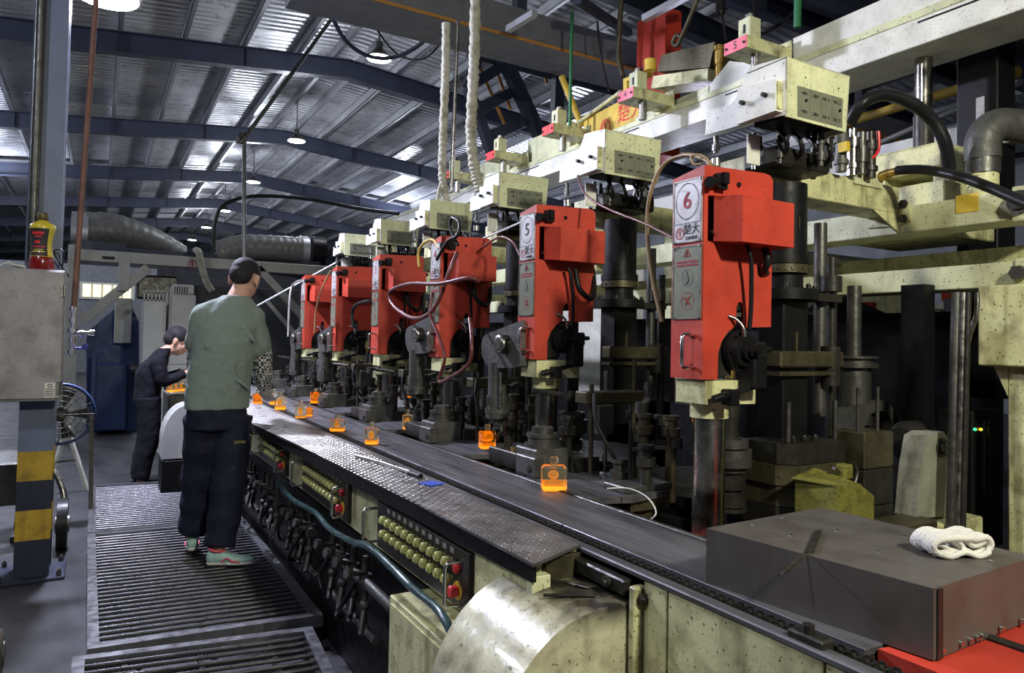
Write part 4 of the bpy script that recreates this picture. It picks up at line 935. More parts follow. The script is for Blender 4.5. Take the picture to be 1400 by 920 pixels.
# ================================================================= REAR FRAME
rb=thing('beam_gantry','cream steel gantry frame of beams behind the red press heads','frame',(3.3,4,0))
MB().box(3.12,3.30,1.42,8.8,1.965,2.085,.004).build('upper_rail',cream,rb)
MB().box(3.12,3.30,1.41,8.8,1.70,1.80,.004).build('lower_rail',cream,rb)
MB().box(3.42,3.5,1.3,8.8,1.80,1.90,.004).build('back_rail',cream2,rb)
MB().box(3.08,3.34,1.16,1.42,0,1.385,.006).box(3.02,3.34,1.10,1.50,1.385,1.70,.006).build('column',cream2,rb)
MB().prism([(3.08,1.42,1.385),(3.08,1.47,1.385),(3.08,1.42,1.27)],(.2,0,0)).build('gusset',cream2,rb)
MB().box(3.10,3.32,8.6,8.85,0,2.9,.006).build('column',cream2,rb)
MB().box(3.11,3.32,1.35,1.42,1.955,2.095,.004).build('end_plate',cream,rb)
MB().box(3.11,3.32,1.36,1.41,1.69,1.81,.004).build('end_plate',cream,rb)
p,q=at(1307,268,X=3.119),at(1338,288,X=3.119);MB().box(3.117,3.1195,q.y,p.y,q.z,p.z).build('yellow_label',yellow,rb)
p=at(1390,275,X=3.11);MB().cyl((3.11,1.385,2.03),(3.075,1.385,2.03),.035,n=6).cyl((3.118,1.385,2.03),(3.09,1.385,2.03),.045).cyl((3.10,1.385,1.75),(3.07,1.385,1.75),.03,n=6).build('plug_bolt',steeld,rb)
MB().prism([at(1185,312,X=3.11),at(1228,283,X=3.11),at(1244,275,X=3.11),at(1244,303,X=3.11),at(1225,309,X=3.11)],(.008,0,0)).build('corner_plate',cream2,rb)
mb=MB();[bolt(mb,at(u,v,X=3.11),(-1,0,0),.020,.014) for u,v in ((1236,279),(1235,299))];mb.build('bolt',oily,rb)
for k in range(1,6):
    y=1.88+ST*k+.2;mb=MB();MB().box(3.05,3.119,y,y+.06,1.95,2.12,.003).build('corner_plate',cream2,rb)
# cream block on upper rail + rod
t=thing('bearing_block','pitted cream bearing block carrying a polished vertical rod on the rear rail','block',(3.6,2.0,1.97))
P=[at(u,v,X=3.10) for u,v in ((1195,210),(1290,200),(1300,188),(1318,172),(1318,198),(1210,240))]
MB().box(3.40,3.76,1.84,2.22,2.30,2.43,.015).build('body',cream2,t);MB().box(3.42,3.74,1.82,1.90,2.22,2.31,.006).build('foot',cream2,t);MB().box(3.42,3.74,2.14,2.24,2.22,2.31,.006).build('foot',cream2,t)
MB().box(3.3005,3.74,1.78,2.26,1.97,2.22,.006).build('pedestal',cream2,t)
MB().cyl((3.66,2.08,2.43),(3.66,2.08,2.949),.042,n=24).build('rod',pole,t)
MB().stack((3.66,2.08,2.43),(0,0,1),[(0,.02,.08),(.02,.22,.048)],24).build('rod_sleeve',oily,t)
# elbow pipe
e=at(1344,238,X=3.2);t=thing('elbow_pipe','dusty grey pipe elbow with hex nut on the rear cream rail','pipe',(3.2,e.y,2.09))
MB().stack((3.2,e.y,2.086),(0,0,1),[(0,.05,.05),(.05,.10,.058)],20).build('base_collar',cream2,t)
MB().cyl((3.2,e.y,2.186),(3.2,e.y,2.25),.07,n=6).build('hex_nut',steeld,t)
MB().tube([(3.2,e.y,2.25),(3.2,e.y,2.33),(3.24,e.y-.02,2.39),(3.32,e.y-.06,2.40),(3.45,e.y-.14,2.36),(3.6,e.y-.2,2.33)],.068,18).build('elbow',castg,t)
# top big beam
tb=thing('overhead_beam','long white painted overhead beam crossing from top right into the distance','beam',(3.6,5,2.95))
MB().box(3.47,3.81,.4,9.6,2.95,3.12,.004).build('web_box',white_p,tb)
MB().box(3.462,3.4699,.4,9.6,3.085,3.125,.002).build('ledge',cream,tb)
mb=MB();[mb.box(3.4655,3.4699,y,y+.5,3.06,3.068) for y in (1.5,2.75,4.1,5.5)];mb.build('slot',black,tb)
for ys_,m_ in (([(.4,3.12),(.4,3.30),(2.757,3.265),(2.757,3.12)],white_p),([(3.0,3.12),(3.02,3.20),(3.25,3.295),(3.42,3.19),(3.42,3.12)],white_p),([(3.43,3.12),(3.43,3.19),(4.18,3.17),(4.18,3.12)],cream),([(5.05,3.12),(5.05,3.36),(5.75,3.36),(5.75,3.12)],cream),([(6.1,3.12),(6.1,3.33),(6.9,3.33),(6.9,3.12)],cream)):
    MB().prism([(3.50,y,z) for y,z in ys_],(.06,0,0)).build('side_sheet',m_,tb)
# numbered brackets
nb=thing('numbered_bracket','','bracket',(3.3,2.84,3.1),'numbered cream brackets on the overhead beam')
MB().box(3.11,3.46,2.755,2.925,3.125,3.20,.003).build('arm',cream2,nb)
MB().box(3.16,3.25,2.78,2.87,3.20,3.33,.004).build('slotted_block',cream,nb)
MB().box(3.157,3.16,2.815,2.83,3.24,3.29).build('slot',black,nb)
MB().cyl((3.21,2.825,3.33),(3.21,2.825,3.36),.03,n=6).cyl((3.23,2.80,3.0),(3.23,2.80,3.125),.028).build('spindle',steel,nb)
MB().box(3.28,3.40,2.80,2.88,3.20,3.22,.003).build('shim',cream,nb)
MB().box(3.455,3.4699,2.74,2.94,3.10,3.24,.003).build('mount_plate',cream2,nb)
nbs=[nb]+[dup(nb,(0,ST*k,0)) for k in range(1,5)]
for k,h in enumerate(nbs):
    y=ST*k;bp_=MB().box(3.105,3.1095,2.757+y,2.923+y,3.127,3.198).build('number_plate',pink if k<2 else pinkr,h)
    mb=MB();[mb.cyl((3.105,yy+y,3.16),(3.098,yy+y,3.16),.008,n=8) for yy in (2.775,2.905)];mb.build('screw',black,bp_)
    if k<4: text('number',str(5-k),.062,(3.1045,2.84+y,3.163),'-x',darkink if k<2 else redink,bp_)
    h['label']=['cream bracket with pink plate numbered 5, nearest on the overhead beam','cream bracket with pink plate numbered 4, in front of the ribbed motor','cream bracket with red plate numbered 3, at the foot of green pipe','cream bracket with red plate numbered 2, beside the wrapped hose','farthest small cream bracket on overhead beam beside the wrapped hose'][k]
# yellow sign box
ys_=thing('yellow_sign_box','yellow box with red round emblem and two red characters behind beam','sign',(3.62,4.5,3.12))
MB().prism([(3.60,4.20,3.121),(3.60,4.20,3.42),(3.60,4.92,3.38),(3.60,4.92,3.121)],(.2,0,0)).build('body',yellow,ys_)
logo((3.598,4.68,3.235),.062,'-x',redink2,ys_);text('company_name','楚大',.165,(3.597,4.36,3.285),'-x',redink2,ys_)
MB().box(3.59,3.72,4.92,4.98,3.121,3.42,.006).build('end_bracket',yellow,ys_)
t=thing('motor_unit','dusty grey ribbed motor with cream base on top of the overhead beam','motor',(3.7,3.2,3.1))
a,b=at(897,100,X=3.60),at(978,85,X=3.60)
MB().prism([at(898,98,X=3.56),at(905,75,X=3.56),at(977,57,X=3.56),at(970,92,X=3.56)],(.25,0,0)).build('finned_body',oilyb,t)
MB().prism([at(890,121,X=3.55),at(893,104,X=3.55),at(968,93,X=3.55),at(967,110,X=3.55)],(.22,0,0)).build('base',cream2,t)
MB().cyl(at(889,97,X=3.55),at(889,82,X=3.55),.045).build('end_cap',yellow,t)
MB().stack(at(984,88,X=3.56),(0,0,1),[(0,.09,.035),(.09,.12,.045),(-.10,0,.03)],16).build('brass_cylinder',brass,t)
MB().prism([at(852,128,X=3.58),at(852,108,X=3.58),at(878,96,X=3.58),at(878,101,X=3.58),at(857,111,X=3.58),at(857,128,X=3.58)],(.1,0,0)).build('bracket_plate',yellow,t)
MB().box(3.565,3.78,3.45,4.1,3.121,3.19).build('support',cream2,t)
p,q=at(876,22,X=4.0),at(916,100,X=4.0)
tag(MB().box(3.98,4.16,4.39,4.75,3.0,4.24,.004).build('red_column',redflat),'bright red steel post rising above the overhead beam at top','column')
# top right background bits
def pipe(name,a,b,r,m_,label,cat='pipe'): return tag(MB().cyl(a,b,r,n=14).build(name,m_),label,cat)
pipe('yellow_pipe',at(1155,168,X=4.6),at(1392,98,X=4.3),.03,yellow,'yellow pipe running behind the polished rod at right')
pipe('grey_pipe',at(1192,200,X=4.9),at(1395,112,X=4.5),.02,gantm,'thin grey pipe below the yellow pipe at right')
tag(MB().box(3.95,4.05,1.2,6,2.50,2.64,.004).build('pale_channel',gantm),'long pale sheet metal channel behind the rear cream rail','panel')
p=at(1342,160,X=3.95);t=thing('black_post','black steel post with worn grey patch behind the pipe elbow','post',(3.95,p.y,0));MB().box(3.90,4.08,p.y-.10,p.y+.10,1.2,3.3,.006).build('shaft',black,t)
MB().box(3.895,3.8995,p.y-.04,p.y+.0,2.45,2.75).build('worn_patch',greyb,t)
mb=MB();t=tag(MB().box(5.2,5.35,1.0,12,2.75,2.95).build('background_beam',rafm),'dark steel beam in the background at right behind the pipes','beam')
cable('thick_black_hose',[at(1162,168,X=2.7),at(1180,140,X=2.7),at(1210,130,X=2.8),at(1245,140,X=2.9),at(1275,165,X=3.0),at(1292,195,X=3.05),at(1298,232,X=3.1)],.026,blackr,'thick black hose arching from the nearest control box to the rear rail','hose',12)
cable('fitting_hose',[at(1226,233,X=2.95),at(1262,232,X=2.95),at(1310,241,X=2.9),at(1350,255,X=2.85),at(1385,270,X=2.8),at(1420,285,X=2.75)],.020,blackr,'black hose with brass fitting lying across the rear cream rail','hose',12)
tag(MB().cyl(at(1204,242,X=2.96),at(1216,237,X=2.96),.022,n=6).cyl(at(1216,237,X=2.96),at(1227,234,X=2.96),.018).build('hose_fitting',brass),'brass fitting at the end of the black hose on rear rail','fitting')
t=thing('red_lever_valve','small valve with red lever beside the nearest control box','valve',at(1180,235,X=2.9))
p=at(1178,232,X=2.8);MB().stack(p,(0,0,1),[(-.02,.03,.018),(.03,.10,.025),(.10,.16,.018)],12).build('body',steeld,t);MB().tube([p+Vector((.04,-.02,.05)),p+Vector((.07,-.03,.09)),p+Vector((.07,-.03,.17))],.008,8).build('lever',redbtn,t)
for i,(u,v) in enumerate(((1130,215),(1150,205),(1166,200),(1190,215))):
    p=at(u,v,X=2.55+.1*i);tag(MB().stack((p.x,p.y,2.176),(0,0,1),[(0,.12,.022),(.12,.16,.03),(.16,.2,.016),(.03,.05,.03)],10).build('pipe_fitting',(oily,castg,steel,oily)[i]),'upright oily pipe fitting on nearest cross arm, %s from left'%['first','second','third','fourth'][i],'fitting')
tag(MB().box(2.62,2.64,1.80,1.84,2.25,2.29).build('amber_tag',yelbtn),'small amber tag on fittings beside the nearest control box','tag')
# ================================================================= RIGHT LOWER MACHINERY
def rt(u,v,X): return at(u,v,X=X)
t=thing('mould_stack','tall stack of dark iron mould plates right of nearest steel column','mould',(2.2,1.75,.6))
xs0,xs1=2.05,2.36;yy=1.62
for k in range(7):
    z0=.60+k*.073;dx=.01*((k*37)%5-2)*.3
    MB().prism([(xs0+dx,yy+.05,z0),(xs0+.05+dx,yy,z0),(xs1+dx,yy,z0),(xs1+dx,yy+.2,z0),(xs0+dx,yy+.2,z0)],(0,0,.070)).build('plate',oilyb if k%3 else oily,t)
mb=MB();[mb.cyl((xs0+.06+dx_,yy+.05,1.11),(xs0+.06+dx_,yy+.05,1.25),.009,n=8) for dx_ in (0,.26)];mb.build('stud',steeld,t)
mb=MB();[bolt(mb,(xs0+.1+.06*k,yy+.06,1.11),(0,0,1),.014,.014) for k in range(3)];mb.build('bolt',oily,t)
t=thing('oil_tray_box','yellow-green oily steel box with sloped shoulder behind the dark box','box',(2.3,1.45,.75))
p=[rt(1125,700,2.25),rt(1125,662,2.25)]
Yb=1.42;P=[at(1146,712,Y=Yb),at(1146,666,Y=Yb),at(1178,664,Y=Yb),at(1195,678,Y=Yb),at(1195,722,Y=Yb)]
for p_ in (P[0],P[-1]): p_.z=.6
MB().prism(P,(0,.16,0)).build('body',olive,t)
a_=P[1];MB().prism([P[1],P[1]+Vector((-.02,.16,.0)),P[2]+Vector((-.02,.16,.03)),P[2]],(0,0,.004)).build('lid',olive,t)
mb=MB();mb.tube([at(1160,664,Y=1.5),at(1155,650,Y=1.5),at(1140,640,Y=1.5)],.006);mb.tube([at(1168,664,Y=1.5),at(1172,645,Y=1.5),at(1166,632,Y=1.5)],.006);mb.build('spout',steel,t)
MB().box(at(1152,0,Y=1.5).x,at(1164,0,Y=1.5).x,1.48,1.52,P[1].z,P[1].z+.05,.006).build('bracket',olive,t)
t=thing('wheel_housing','large dark iron arched wheel housing behind the mould stacks at right','wheel',(2.7,1.9,.6))
wc=at(1202,598,Y=1.85);
mb=MB();a0=0;seg=[wc+Vector((.16*math.cos(a),0,.16*math.sin(a))) for a in [PI*k/24 for k in range(25)]];inn=[wc+Vector((.115*math.cos(a),0,.115*math.sin(a))) for a in [PI*k/24 for k in range(25)]]
mb.prism([seg[0]-Vector((0,0,.4))]+seg+[seg[-1]-Vector((0,0,.4)),inn[-1]-Vector((0,0,.4))]+inn[::-1]+[inn[0]-Vector((0,0,.4))],(0,.12,0));mb.build('arch',castg,t)
MB().cyl(wc+Vector((0,.05,0)),wc+Vector((0,.09,0)),.118,n=32).build('disc',oily,t)
mb=MB();[bolt(mb,wc+Vector((.08*math.cos(a),.05,.08*math.sin(a))),(0,-1,0),.010,.008) for a in (.5,1.5,2.6)];mb.build('bolt',oilyb,t)
MB().stack((wc.x-.03,1.95,1.36),(0,0,1),[(-.25,.0,.07),(0,.02,.10),(.02,.04,.08),(.04,.05,.10),(.05,.36,.030)],22).build('spindle',steeld,t)
t=thing('guide_block_stack','dark block stack with two thin studs in front of wheel housing','mould',(2.5,1.6,.6))
a,b=at(1182,612,Y=1.58),at(1222,612,Y=1.58)
for k in range(4): MB().box(a.x,b.x,1.58,1.72,.60+k*.135,.732+k*.135,.004).build('block',oilyb if k==3 else oily,t)
mb=MB();[mb.cyl((x,1.62,1.135),(x,1.62,1.30),.007,n=8) for x in (a.x+.02,b.x-.04)];mb.build('stud',steeld,t)
t=thing('motor','round dark motor with cooling rings right of wheel housing','motor',(2.75,1.65,1.1))
c=at(1240,603,Y=1.62);MB().stack(c,(1,0,0),[(-.04,.0,.055,.078),(0,.055,.078),(.055,.07,.070),(.07,.10,.078),(.10,.12,.05),(.12,.2,.03)],28).build('body',oily,t)
MB().box(c.x-.0,c.x+.14,1.58,1.70,.6,c.z-.06).build('pedestal',oily,t)
t=thing('bearing_bracket','grey upright bearing bracket with round hub at right','bracket',(2.8,1.55,.6))
P=[at(u,v,Y=1.5) for u,v in ((1252,708),(1258,640),(1265,598),(1275,592),(1290,590),(1297,600),(1297,706))]
MB().prism(P,(0,.08,0)).build('plate',mat('pale_worn_iron',(.30,.30,.24),.45,.1,.5,(.05,.05,.03),8,speck=.5,streak=.5),t)
c=at(1287,612,Y=1.5);MB().stack(c,(0,-1,0),[(0,.008,.036),(.008,.02,.026)],22).build('hub',oily,t)
mb=MB();[bolt(mb,c+Vector((.015*math.cos(a),-.02,.015*math.sin(a))),(0,-1,0),.006,.005) for a in (0,2.1,4.2)];mb.build('bolt',steel,t)
tag(MB().box(at(1190,0,Y=1.5).x,at(1262,0,Y=1.5).x,1.44,1.56,.80,.835,.006).build('support_shelf',oilyb),'oily small shelf below the upright bearing bracket','shelf')
tag(MB().box(at(1255,0,Y=1.45).x,at(1345,0,Y=1.45).x,1.45,1.6,.60,at(1300,715,Y=1.45).z,.006).build('cream_beam_end',cream2),'cream lower beam glimpsed behind the folded glove','beam')
for i,(u,r,m_) in enumerate(((1300,.018,steeld),(1309,.014,steel),(1316,.010,oily))):
    a_,b_=at(u+8,400,X=2.75),at(u,735,X=2.70);tag(MB().cyl(a_,b_,r,n=14).build('vertical_pipe',m_),['thick dark pipe, left of three vertical pipes at right','bright steel pipe, middle of three vertical pipes at right','thin pipe, right of three vertical pipes at right'][i],'pipe')
cable('curved_conduit',[at(1336,400,X=2.8),at(1335,430,X=2.8),at(1325,460,X=2.8),at(1318,500,X=2.8),at(1315,600,X=2.75),at(1308,735,X=2.72)],.009,steel,'thin bright conduit curving down beside the three vertical pipes','pipe')
tag(MB().box(3.0,3.08,1.70,1.80,.6,1.72).build('black_mast',black),'black square mast behind the vertical pipes','post')
t=thing('machine_cabinet','dark equipment cabinet with green and amber lights between the pipes and column','cabinet',(3.05,1.45,.6))
a_,b_=at(1330,560,Y=1.6),at(1372,700,Y=1.6)
MB().box(a_.x,b_.x,1.6,1.75,.6,at(1330,562,Y=1.6).z,.006).build('body',black,t)
for u,m_ in ((1333,ledg),(1341,leda)): p=at(u,587,Y=1.595);MB().ball(p,.006,10,6).build('indicator',m_,t)
mb=MB();[mb.cyl(at(u,575,Y=1.57),at(u,700,Y=1.57),.006,n=8) for u in (1346,1352)];mb.build('rod',oily,t)
tag(MB().box(4.9,5.0,5.8,8.2,0,2.3).build('pale_backdrop_panel',white_p),'pale panel added as bright background in gaps between the two nearest red heads','cabinet')  # panel added behind the gaps to give bright glimpses of background
# glimpses behind
t=thing('far_workbench','bright cluttered workbench seen through the frame at right','bench',(6,5.3,0))
MB().box(5.2,9.4,5.0,5.6,0,1.40).box(5.2,9.6,5.6,5.7,1.40,2.6).build('bench',cream,t)
rnd=random.Random(11)
for i in range(10):
    u=1150+rnd.random()*210;v=405+rnd.random()*30;p=at(u,v,Y=4.95);MB().box(p.x-.06,p.x+.06,4.9,5.0,p.z-.05,p.z+.06,.006).build('clutter_box',(steel,white_p,black,redflat)[i%4],t)
t=thing('switch_box','orange switch box with red mushroom button on black post at right','switch',at(1331,495,Y=2.3))
p,q=at(1322,487,Y=2.3),at(1345,503,Y=2.3);MB().box(p.x,q.x,2.3,2.36,q.z,p.z,.004).build('case',orangeb,t)
c=at(1333,494,Y=2.3);MB().stack(c,(0,-1,0),[(0,.015,.012),(.015,.025,.018)],16).build('button',redbtn,t)
MB().box(p.x-.03,q.x+.08,2.36,2.42,0,p.z+.35).build('post',black,t);MB().box(p.x+.01,p.x+.05,2.355,2.359,p.z+.07,p.z+.11).build('tag',white_p,t)
# sloping black chute
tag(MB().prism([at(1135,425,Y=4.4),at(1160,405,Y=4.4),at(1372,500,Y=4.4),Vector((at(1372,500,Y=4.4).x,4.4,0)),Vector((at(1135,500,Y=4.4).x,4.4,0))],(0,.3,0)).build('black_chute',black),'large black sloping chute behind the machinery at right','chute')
# ================================================================= HANGING CABLES ON HEADS
cable('tan_cable_arc',[at(905,440,X=1.75),at(892,380,X=1.75),at(885,320,X=1.75),at(888,270,X=1.75),at(905,228,X=1.75),at(935,212,X=1.75),at(962,217,X=1.72),at(972,226,X=1.68)],.0075,tanhose,'tan cable arching to the left of red head numbered 6')
cable('small_loop_cable',[at(972,222,X=1.7),at(958,212,X=1.7),at(945,214,X=1.7),at(948,224,X=1.7),at(958,224,X=1.7)],.004,tanhose,'small wire loop on top of red head numbered 6')
cable('pair_cable_crossing',[at(790,240,X=1.9),at(800,265,X=1.85),at(830,285,X=1.8),at(880,305,X=1.75),at(920,325,X=1.68)],.005,redhose,'maroon cable crossing from second control box to red head numbered 6')
cable('maroon_hose_loop',[at(655,385,X=1.6),at(640,380,X=1.55),at(600,388,X=1.5),at(560,388,X=1.5),at(535,397,X=1.5),at(533,410,X=1.5),at(545,425,X=1.5),at(565,435,X=1.5),at(585,430,X=1.5),at(600,410,X=1.52),at(615,370,X=1.55),at(625,345,X=1.6)],.011,redhose,'maroon hose looping in front of the third and fourth red heads','hose')
cable('maroon_hose_low',[at(592,400,X=1.52),at(588,430,X=1.5),at(600,460,X=1.5),at(608,490,X=1.5),at(600,520,X=1.5),at(612,518,X=1.5),at(640,498,X=1.5),at(645,470,X=1.5),at(642,435,X=1.55)],.009,redhose,'maroon hose hanging low in front of the third red head','hose')
cable('yellow_wire_fourth',[at(573,365,X=1.6),at(572,345,X=1.6),at(580,332,X=1.6),at(592,328,X=1.62),at(600,340,X=1.62)],.008,mat('yellow_wire',(.55,.42,.08),.5),'yellow wire arching left of the third red head')
cable('black_loop_fourth',[at(597,355,X=1.6),at(612,330,X=1.6),at(625,322,X=1.6),at(628,305,X=1.62),at(618,298,X=1.62),at(616,312,X=1.62),at(626,335,X=1.62)],.009,blackr,'black cable loop above the third red head','cable')
cable('pale_cable_run',[at(650,330,X=1.9),at(680,318,X=1.85),at(712,304,X=1.7)],.006,cloth,'pale cable running from the third control box to head numbered 5')
cable('thin_cable_second',[at(652,345,X=1.85),at(680,325,X=1.8),at(700,330,X=1.8),at(712,352,X=1.75)],.006,redhose,'maroon cable sagging beside the left of head numbered 5')
cable('handle_hose_fifth',[at(483,448,X=1.6),at(482,425,X=1.6),at(490,415,X=1.6),at(506,411,X=1.6)],.012,blackr,'black hose bent over the fifth red head from the camera','hose')
cable('tan_wire_far',[at(430,455,X=1.58),at(432,425,X=1.58),at(440,395,X=1.58),at(452,370,X=1.62)],.007,tanhose,'tan wire hanging in front of the farthest red head')
cable('arc_wire_far',[at(394,460,X=1.55),at(396,410,X=1.55),at(400,390,X=1.58),at(412,383,X=1.6)],.010,greyb,'grey hose arching left of the farthest red head','hose')
# diagonal conduit along boxes into distance
pipe('diagonal_conduit',at(330,430,X=1.2),at(650,255,X=3.2),.010,purm,'thin white conduit running diagonally above the far control boxes')
# wrapped hoses
def wrapped(pts,r,label):
    t=thing('wrapped_hose',label,'hose',pts[-1],'fabric wrapped hoses hanging from the roof')
    MB().tube(pts,lambda u:r*(1+.09*math.sin(u*190+2*math.sin(u*23))+.07*math.sin(u*61)),14,44).build('sleeve',hosewrap,t);return t
w1=wrapped([at(610,32,Y=4.6),at(609,100,Y=4.6),at(606,180,Y=4.6),at(605,240,Y=4.6),at(611,278,Y=4.6)],.030,'pale fabric wrapped hose, left of two hanging above the far control boxes')
MB().tube([at(605,245,Y=4.6),at(600,262,Y=4.6),at(596,282,Y=4.6)],.014,8).build('branch',hosewrap,w1)
wrapped([at(650,-20,Y=4.3),at(649,60,Y=4.3),at(646,130,Y=4.3),at(644,190,Y=4.3),at(650,235,Y=4.3),at(657,262,Y=4.3)],.037,'thick fabric wrapped hose, right of two hanging hoses')
pipe('drop_pipe',at(626,28,Y=4.55),at(617,262,Y=4.55),.014,steel,'thin steel drop pipe between the two wrapped hoses')
# ================================================================= UPPER STEELWORK
p=at(700,52,Y=5.2);G0=thing('crane_girder','grey box girder with orange lower edge crossing below the roof at top','girder',(4.5,5.4,p.z))
MB().box(1.2,9,5.2,5.7,p.z,p.z+.28,.004).build('box',mat('girder_grey',(.13,.135,.15),.5,.1,.2),G0)
MB().box(1.2,9,5.19,5.1999,p.z,p.z+.025).build('orange_edge',mat('orange_primer',(.35,.16,.03),.6),G0)
MB().box(2.0,9,4.4,4.5,p.z+.45,p.z+.75).build('upper_beam',rafm,G0)
MB().bar(at(695,40,Y=5.0),at(731,18,Y=4.6),.05,.05).build('strut',purm,G0)
MB().bar(at(790,0,Y=4.5),at(860,45,Y=5.0),.06,.06).build('strut',rafm,G0)
MB().bar((1.95,4.45,p.z+.6),(1.95,5.2,p.z+.3),.05,.05).build('hanger',rafm,G0)
MB().bar((3.2,5.45,p.z+.28),(3.2,5.45,6.9),.10,.10).build('hanger',rafm,G0)
MB().bar((8.2,5.45,p.z+.28),(8.2,5.45,6.8),.10,.10).build('hanger',rafm,G0)
MB().bar(at(880,26,Y=4.2),at(975,-25,Y=3.6),.05,.05).build('strut',purm,G0)
lt=thing('steel_tower','dark steel tower with angled legs and rungs above the second bracket','tower',at(700,230,Y=7))
Yt=7.0
MB().bar(at(672,45,Y=Yt),at(738,185,Y=Yt),.12,.14).build('leg',rafm,lt);MB().bar(at(640,120,Y=Yt),at(678,225,Y=Yt),.10,.10).build('leg',rafm,lt);MB().bar(at(766,50,Y=Yt),at(760,185,Y=Yt),.10,.13).build('leg',rafm,lt)
for (a,b),(c,d) in (((652,112),(690,88)),((655,150),(702,125)),((665,188),(720,165)),((640,70),(860,128)),((662,45),(640,120))): MB().bar(at(a,b,Y=Yt+.1),at(c,d,Y=Yt+.1),.08,.12).build('brace',rafm,lt)
for i,(a,b,c,d) in enumerate(((735,65,748,115),(680,100,698,150),(655,90,690,170),(660,60,668,75))): MB().cyl(at(a,b,Y=Yt+.3),at(c,d,Y=Yt+.3),.02).build('orange_bar',mat('orange_bar',(.45,.2,.03),.5) if i==0 else MATS['orange_bar'],lt)
pipe('green_pipe',at(782,15,Y=4.9),at(779,175,Y=4.9),.014,greenp,'thin green pipe rising from the bracket numbered 3')
pipe('green_pipe_stub',at(1091,-5,X=3.5),at(1090,38,X=3.5),.022,greenp,'short green pipe standing at the near end of overhead beam')
pipe('yellow_strut',at(768,105,Y=5.6),at(795,172,Y=5.4),.03,yellow,'yellow slanted bar behind the green pipe')
pipe('slim_rail_pipe',at(660,262,X=3.5),at(850,125,X=3.6),.018,cream2,'thin cream rail pipe running behind the numbered brackets')
cable('dark_rope_cable',[at(850,-10,X=3.7),at(847,40,X=3.7),at(846,75,X=3.7),at(852,105,X=3.7)],.022,oilyb,'thick dark twisted cable hanging in front of the girder')
cable('thin_black_drop',[at(817,30,Y=4.8),at(820,70,Y=4.8),at(833,125,Y=4.8)],.009,blackr,'thin black cable hanging left of the twisted cable')
cable('rope_hose_near',[at(958,-10,X=3.6),at(945,20,X=3.6),at(932,50,X=3.6),at(926,62,X=3.6),at(920,58,X=3.6),at(925,48,X=3.6),at(932,52,X=3.6)],.016,oilyb,'dark hose hanging down to the ribbed motor on overhead beam','hose')
cable('pendant_cable',[at(985,-5,X=3.5),at(985,15,X=3.5),at(988,25,X=3.5),at(993,55,X=3.5)],lambda u:.03 if u<.5 else .008,blackr,'black pendant cable hanging beside the pink number 5 plate')
cable('roof_cable_swag',[at(447,-5,Y=7),at(455,25,Y=7),at(475,58,Y=7),at(505,77,Y=7),at(540,78,Y=7),at(575,60,Y=6.5),at(603,28,Y=6)],.022,rafm,'thick grey cable swagging beneath the roof to the girder')
cable('roof_cable_thin',[at(495,-5,Y=7),at(515,40,Y=7),at(545,75,Y=7),at(580,80,Y=6.5),at(610,50,Y=6)],.010,blackr,'thin cable swag crossing the roof behind the first')
cable('right_cable_top',[at(1030,-5,X=3.6),at(1035,30,X=3.6),at(1050,40,X=3.6),at(1080,22,X=3.8),at(1105,-10,X=4.2)],.010,blackr,'black cable looping above the bracket numbered 5')
# dark mezzanine over right, added to block light above the machine
tag(MB().box(4.9,12,-3,4.3,4.6,4.75).build('mezzanine_deck',mat('dark_deck',(.03,.035,.05),.6)),'dark mezzanine deck above the machine at top right','deck')
for k in range(5): tag(MB().box(4.9,12,-2.6+k*1.6,-2.45+k*1.6,4.4,4.6).build('deck_joist',rafm),'dark steel joist under the mezzanine deck, %s from the camera'%ordn[k],'beam','mezzanine joists')
# ================================================================= BOTTLES
def bottle(base,w_,h,fill,label,mats=(glass,hot),nk=1,yaw=.0):
    b=Vector(base);t=thing('glass_bottle',label,'bottle',b,'hot glass bottles')
    t.rotation_euler=(0,0,yaw)
    hw=w_/2;ht=hw*.62
    def bx(x0,x1,y0,y1,z0,z1,bv):
        return MB().box(b.x+x0,b.x+x1,b.y+y0,b.y+y1,b.z+z0,b.z+z1,bv)
    amber=fill>=.9
    bx(-hw,hw,-ht,ht,0,h,.007).build('body',glass2 if amber else mats[0],t)
    zf=h*(.34 if amber else min(fill,.42))
    bx(-hw+.007,hw-.007,-ht+.006,ht-.006,.004,zf*.45,.003).build('hot_core',core,t)
    bx(-hw+.006,hw-.006,-ht+.005,ht-.005,zf*.45+.001,zf,.004).build('hot_base',mats[1],t)
    if amber: bx(-hw*.75,hw*.7,-ht*.6,ht*.6,zf+.004,h*.9,.012).build('inner_glow',mats[1],t)
    else: bx(-hw*.5,hw*.35,-ht*.5,ht*.5,zf+.004,h*.82,.01).build('inner_wall',hot2,t)
    if nk: MB().lathe(b+Vector((0,0,h)),[(0,w_*.17),(.004,w_*.15),(.012,w_*.15),(.013,w_*.19),(.022,w_*.19),(.023,w_*.15),(.030,w_*.15)],18).build('neck',glass,t)
    return t
def bb(u,v,z=T): return at(u,v,Z=z)
R_=math.radians
bottle(bb(757,670),.088,.088,.45,'square glass bottle with orange glowing base, nearest the camera',yaw=R_(-25))
bottle(bb(508,607),.068,.080,.28,'clear square bottle with orange base on the belt beside the tread plate, second nearest',yaw=R_(-15))
bottle(bb(461,589),.085,.062,.30,'low wide clear bottle with amber base on the belt, left of the second nearest',yaw=R_(-15))
bottle(bb(411,571),.070,.085,.15,'clear bottle with round facets standing left of the low wide bottle',(glass,hot2),yaw=R_(-10))
bottle(bb(422,569),.05,.06,1.,'amber orange bottle half hidden behind the faceted clear bottle',(glass,hot))
bottle(bb(383,560),.075,.10,.3,'clear and orange bottle standing just right of the worker\'s gloved hand',yaw=R_(-10))
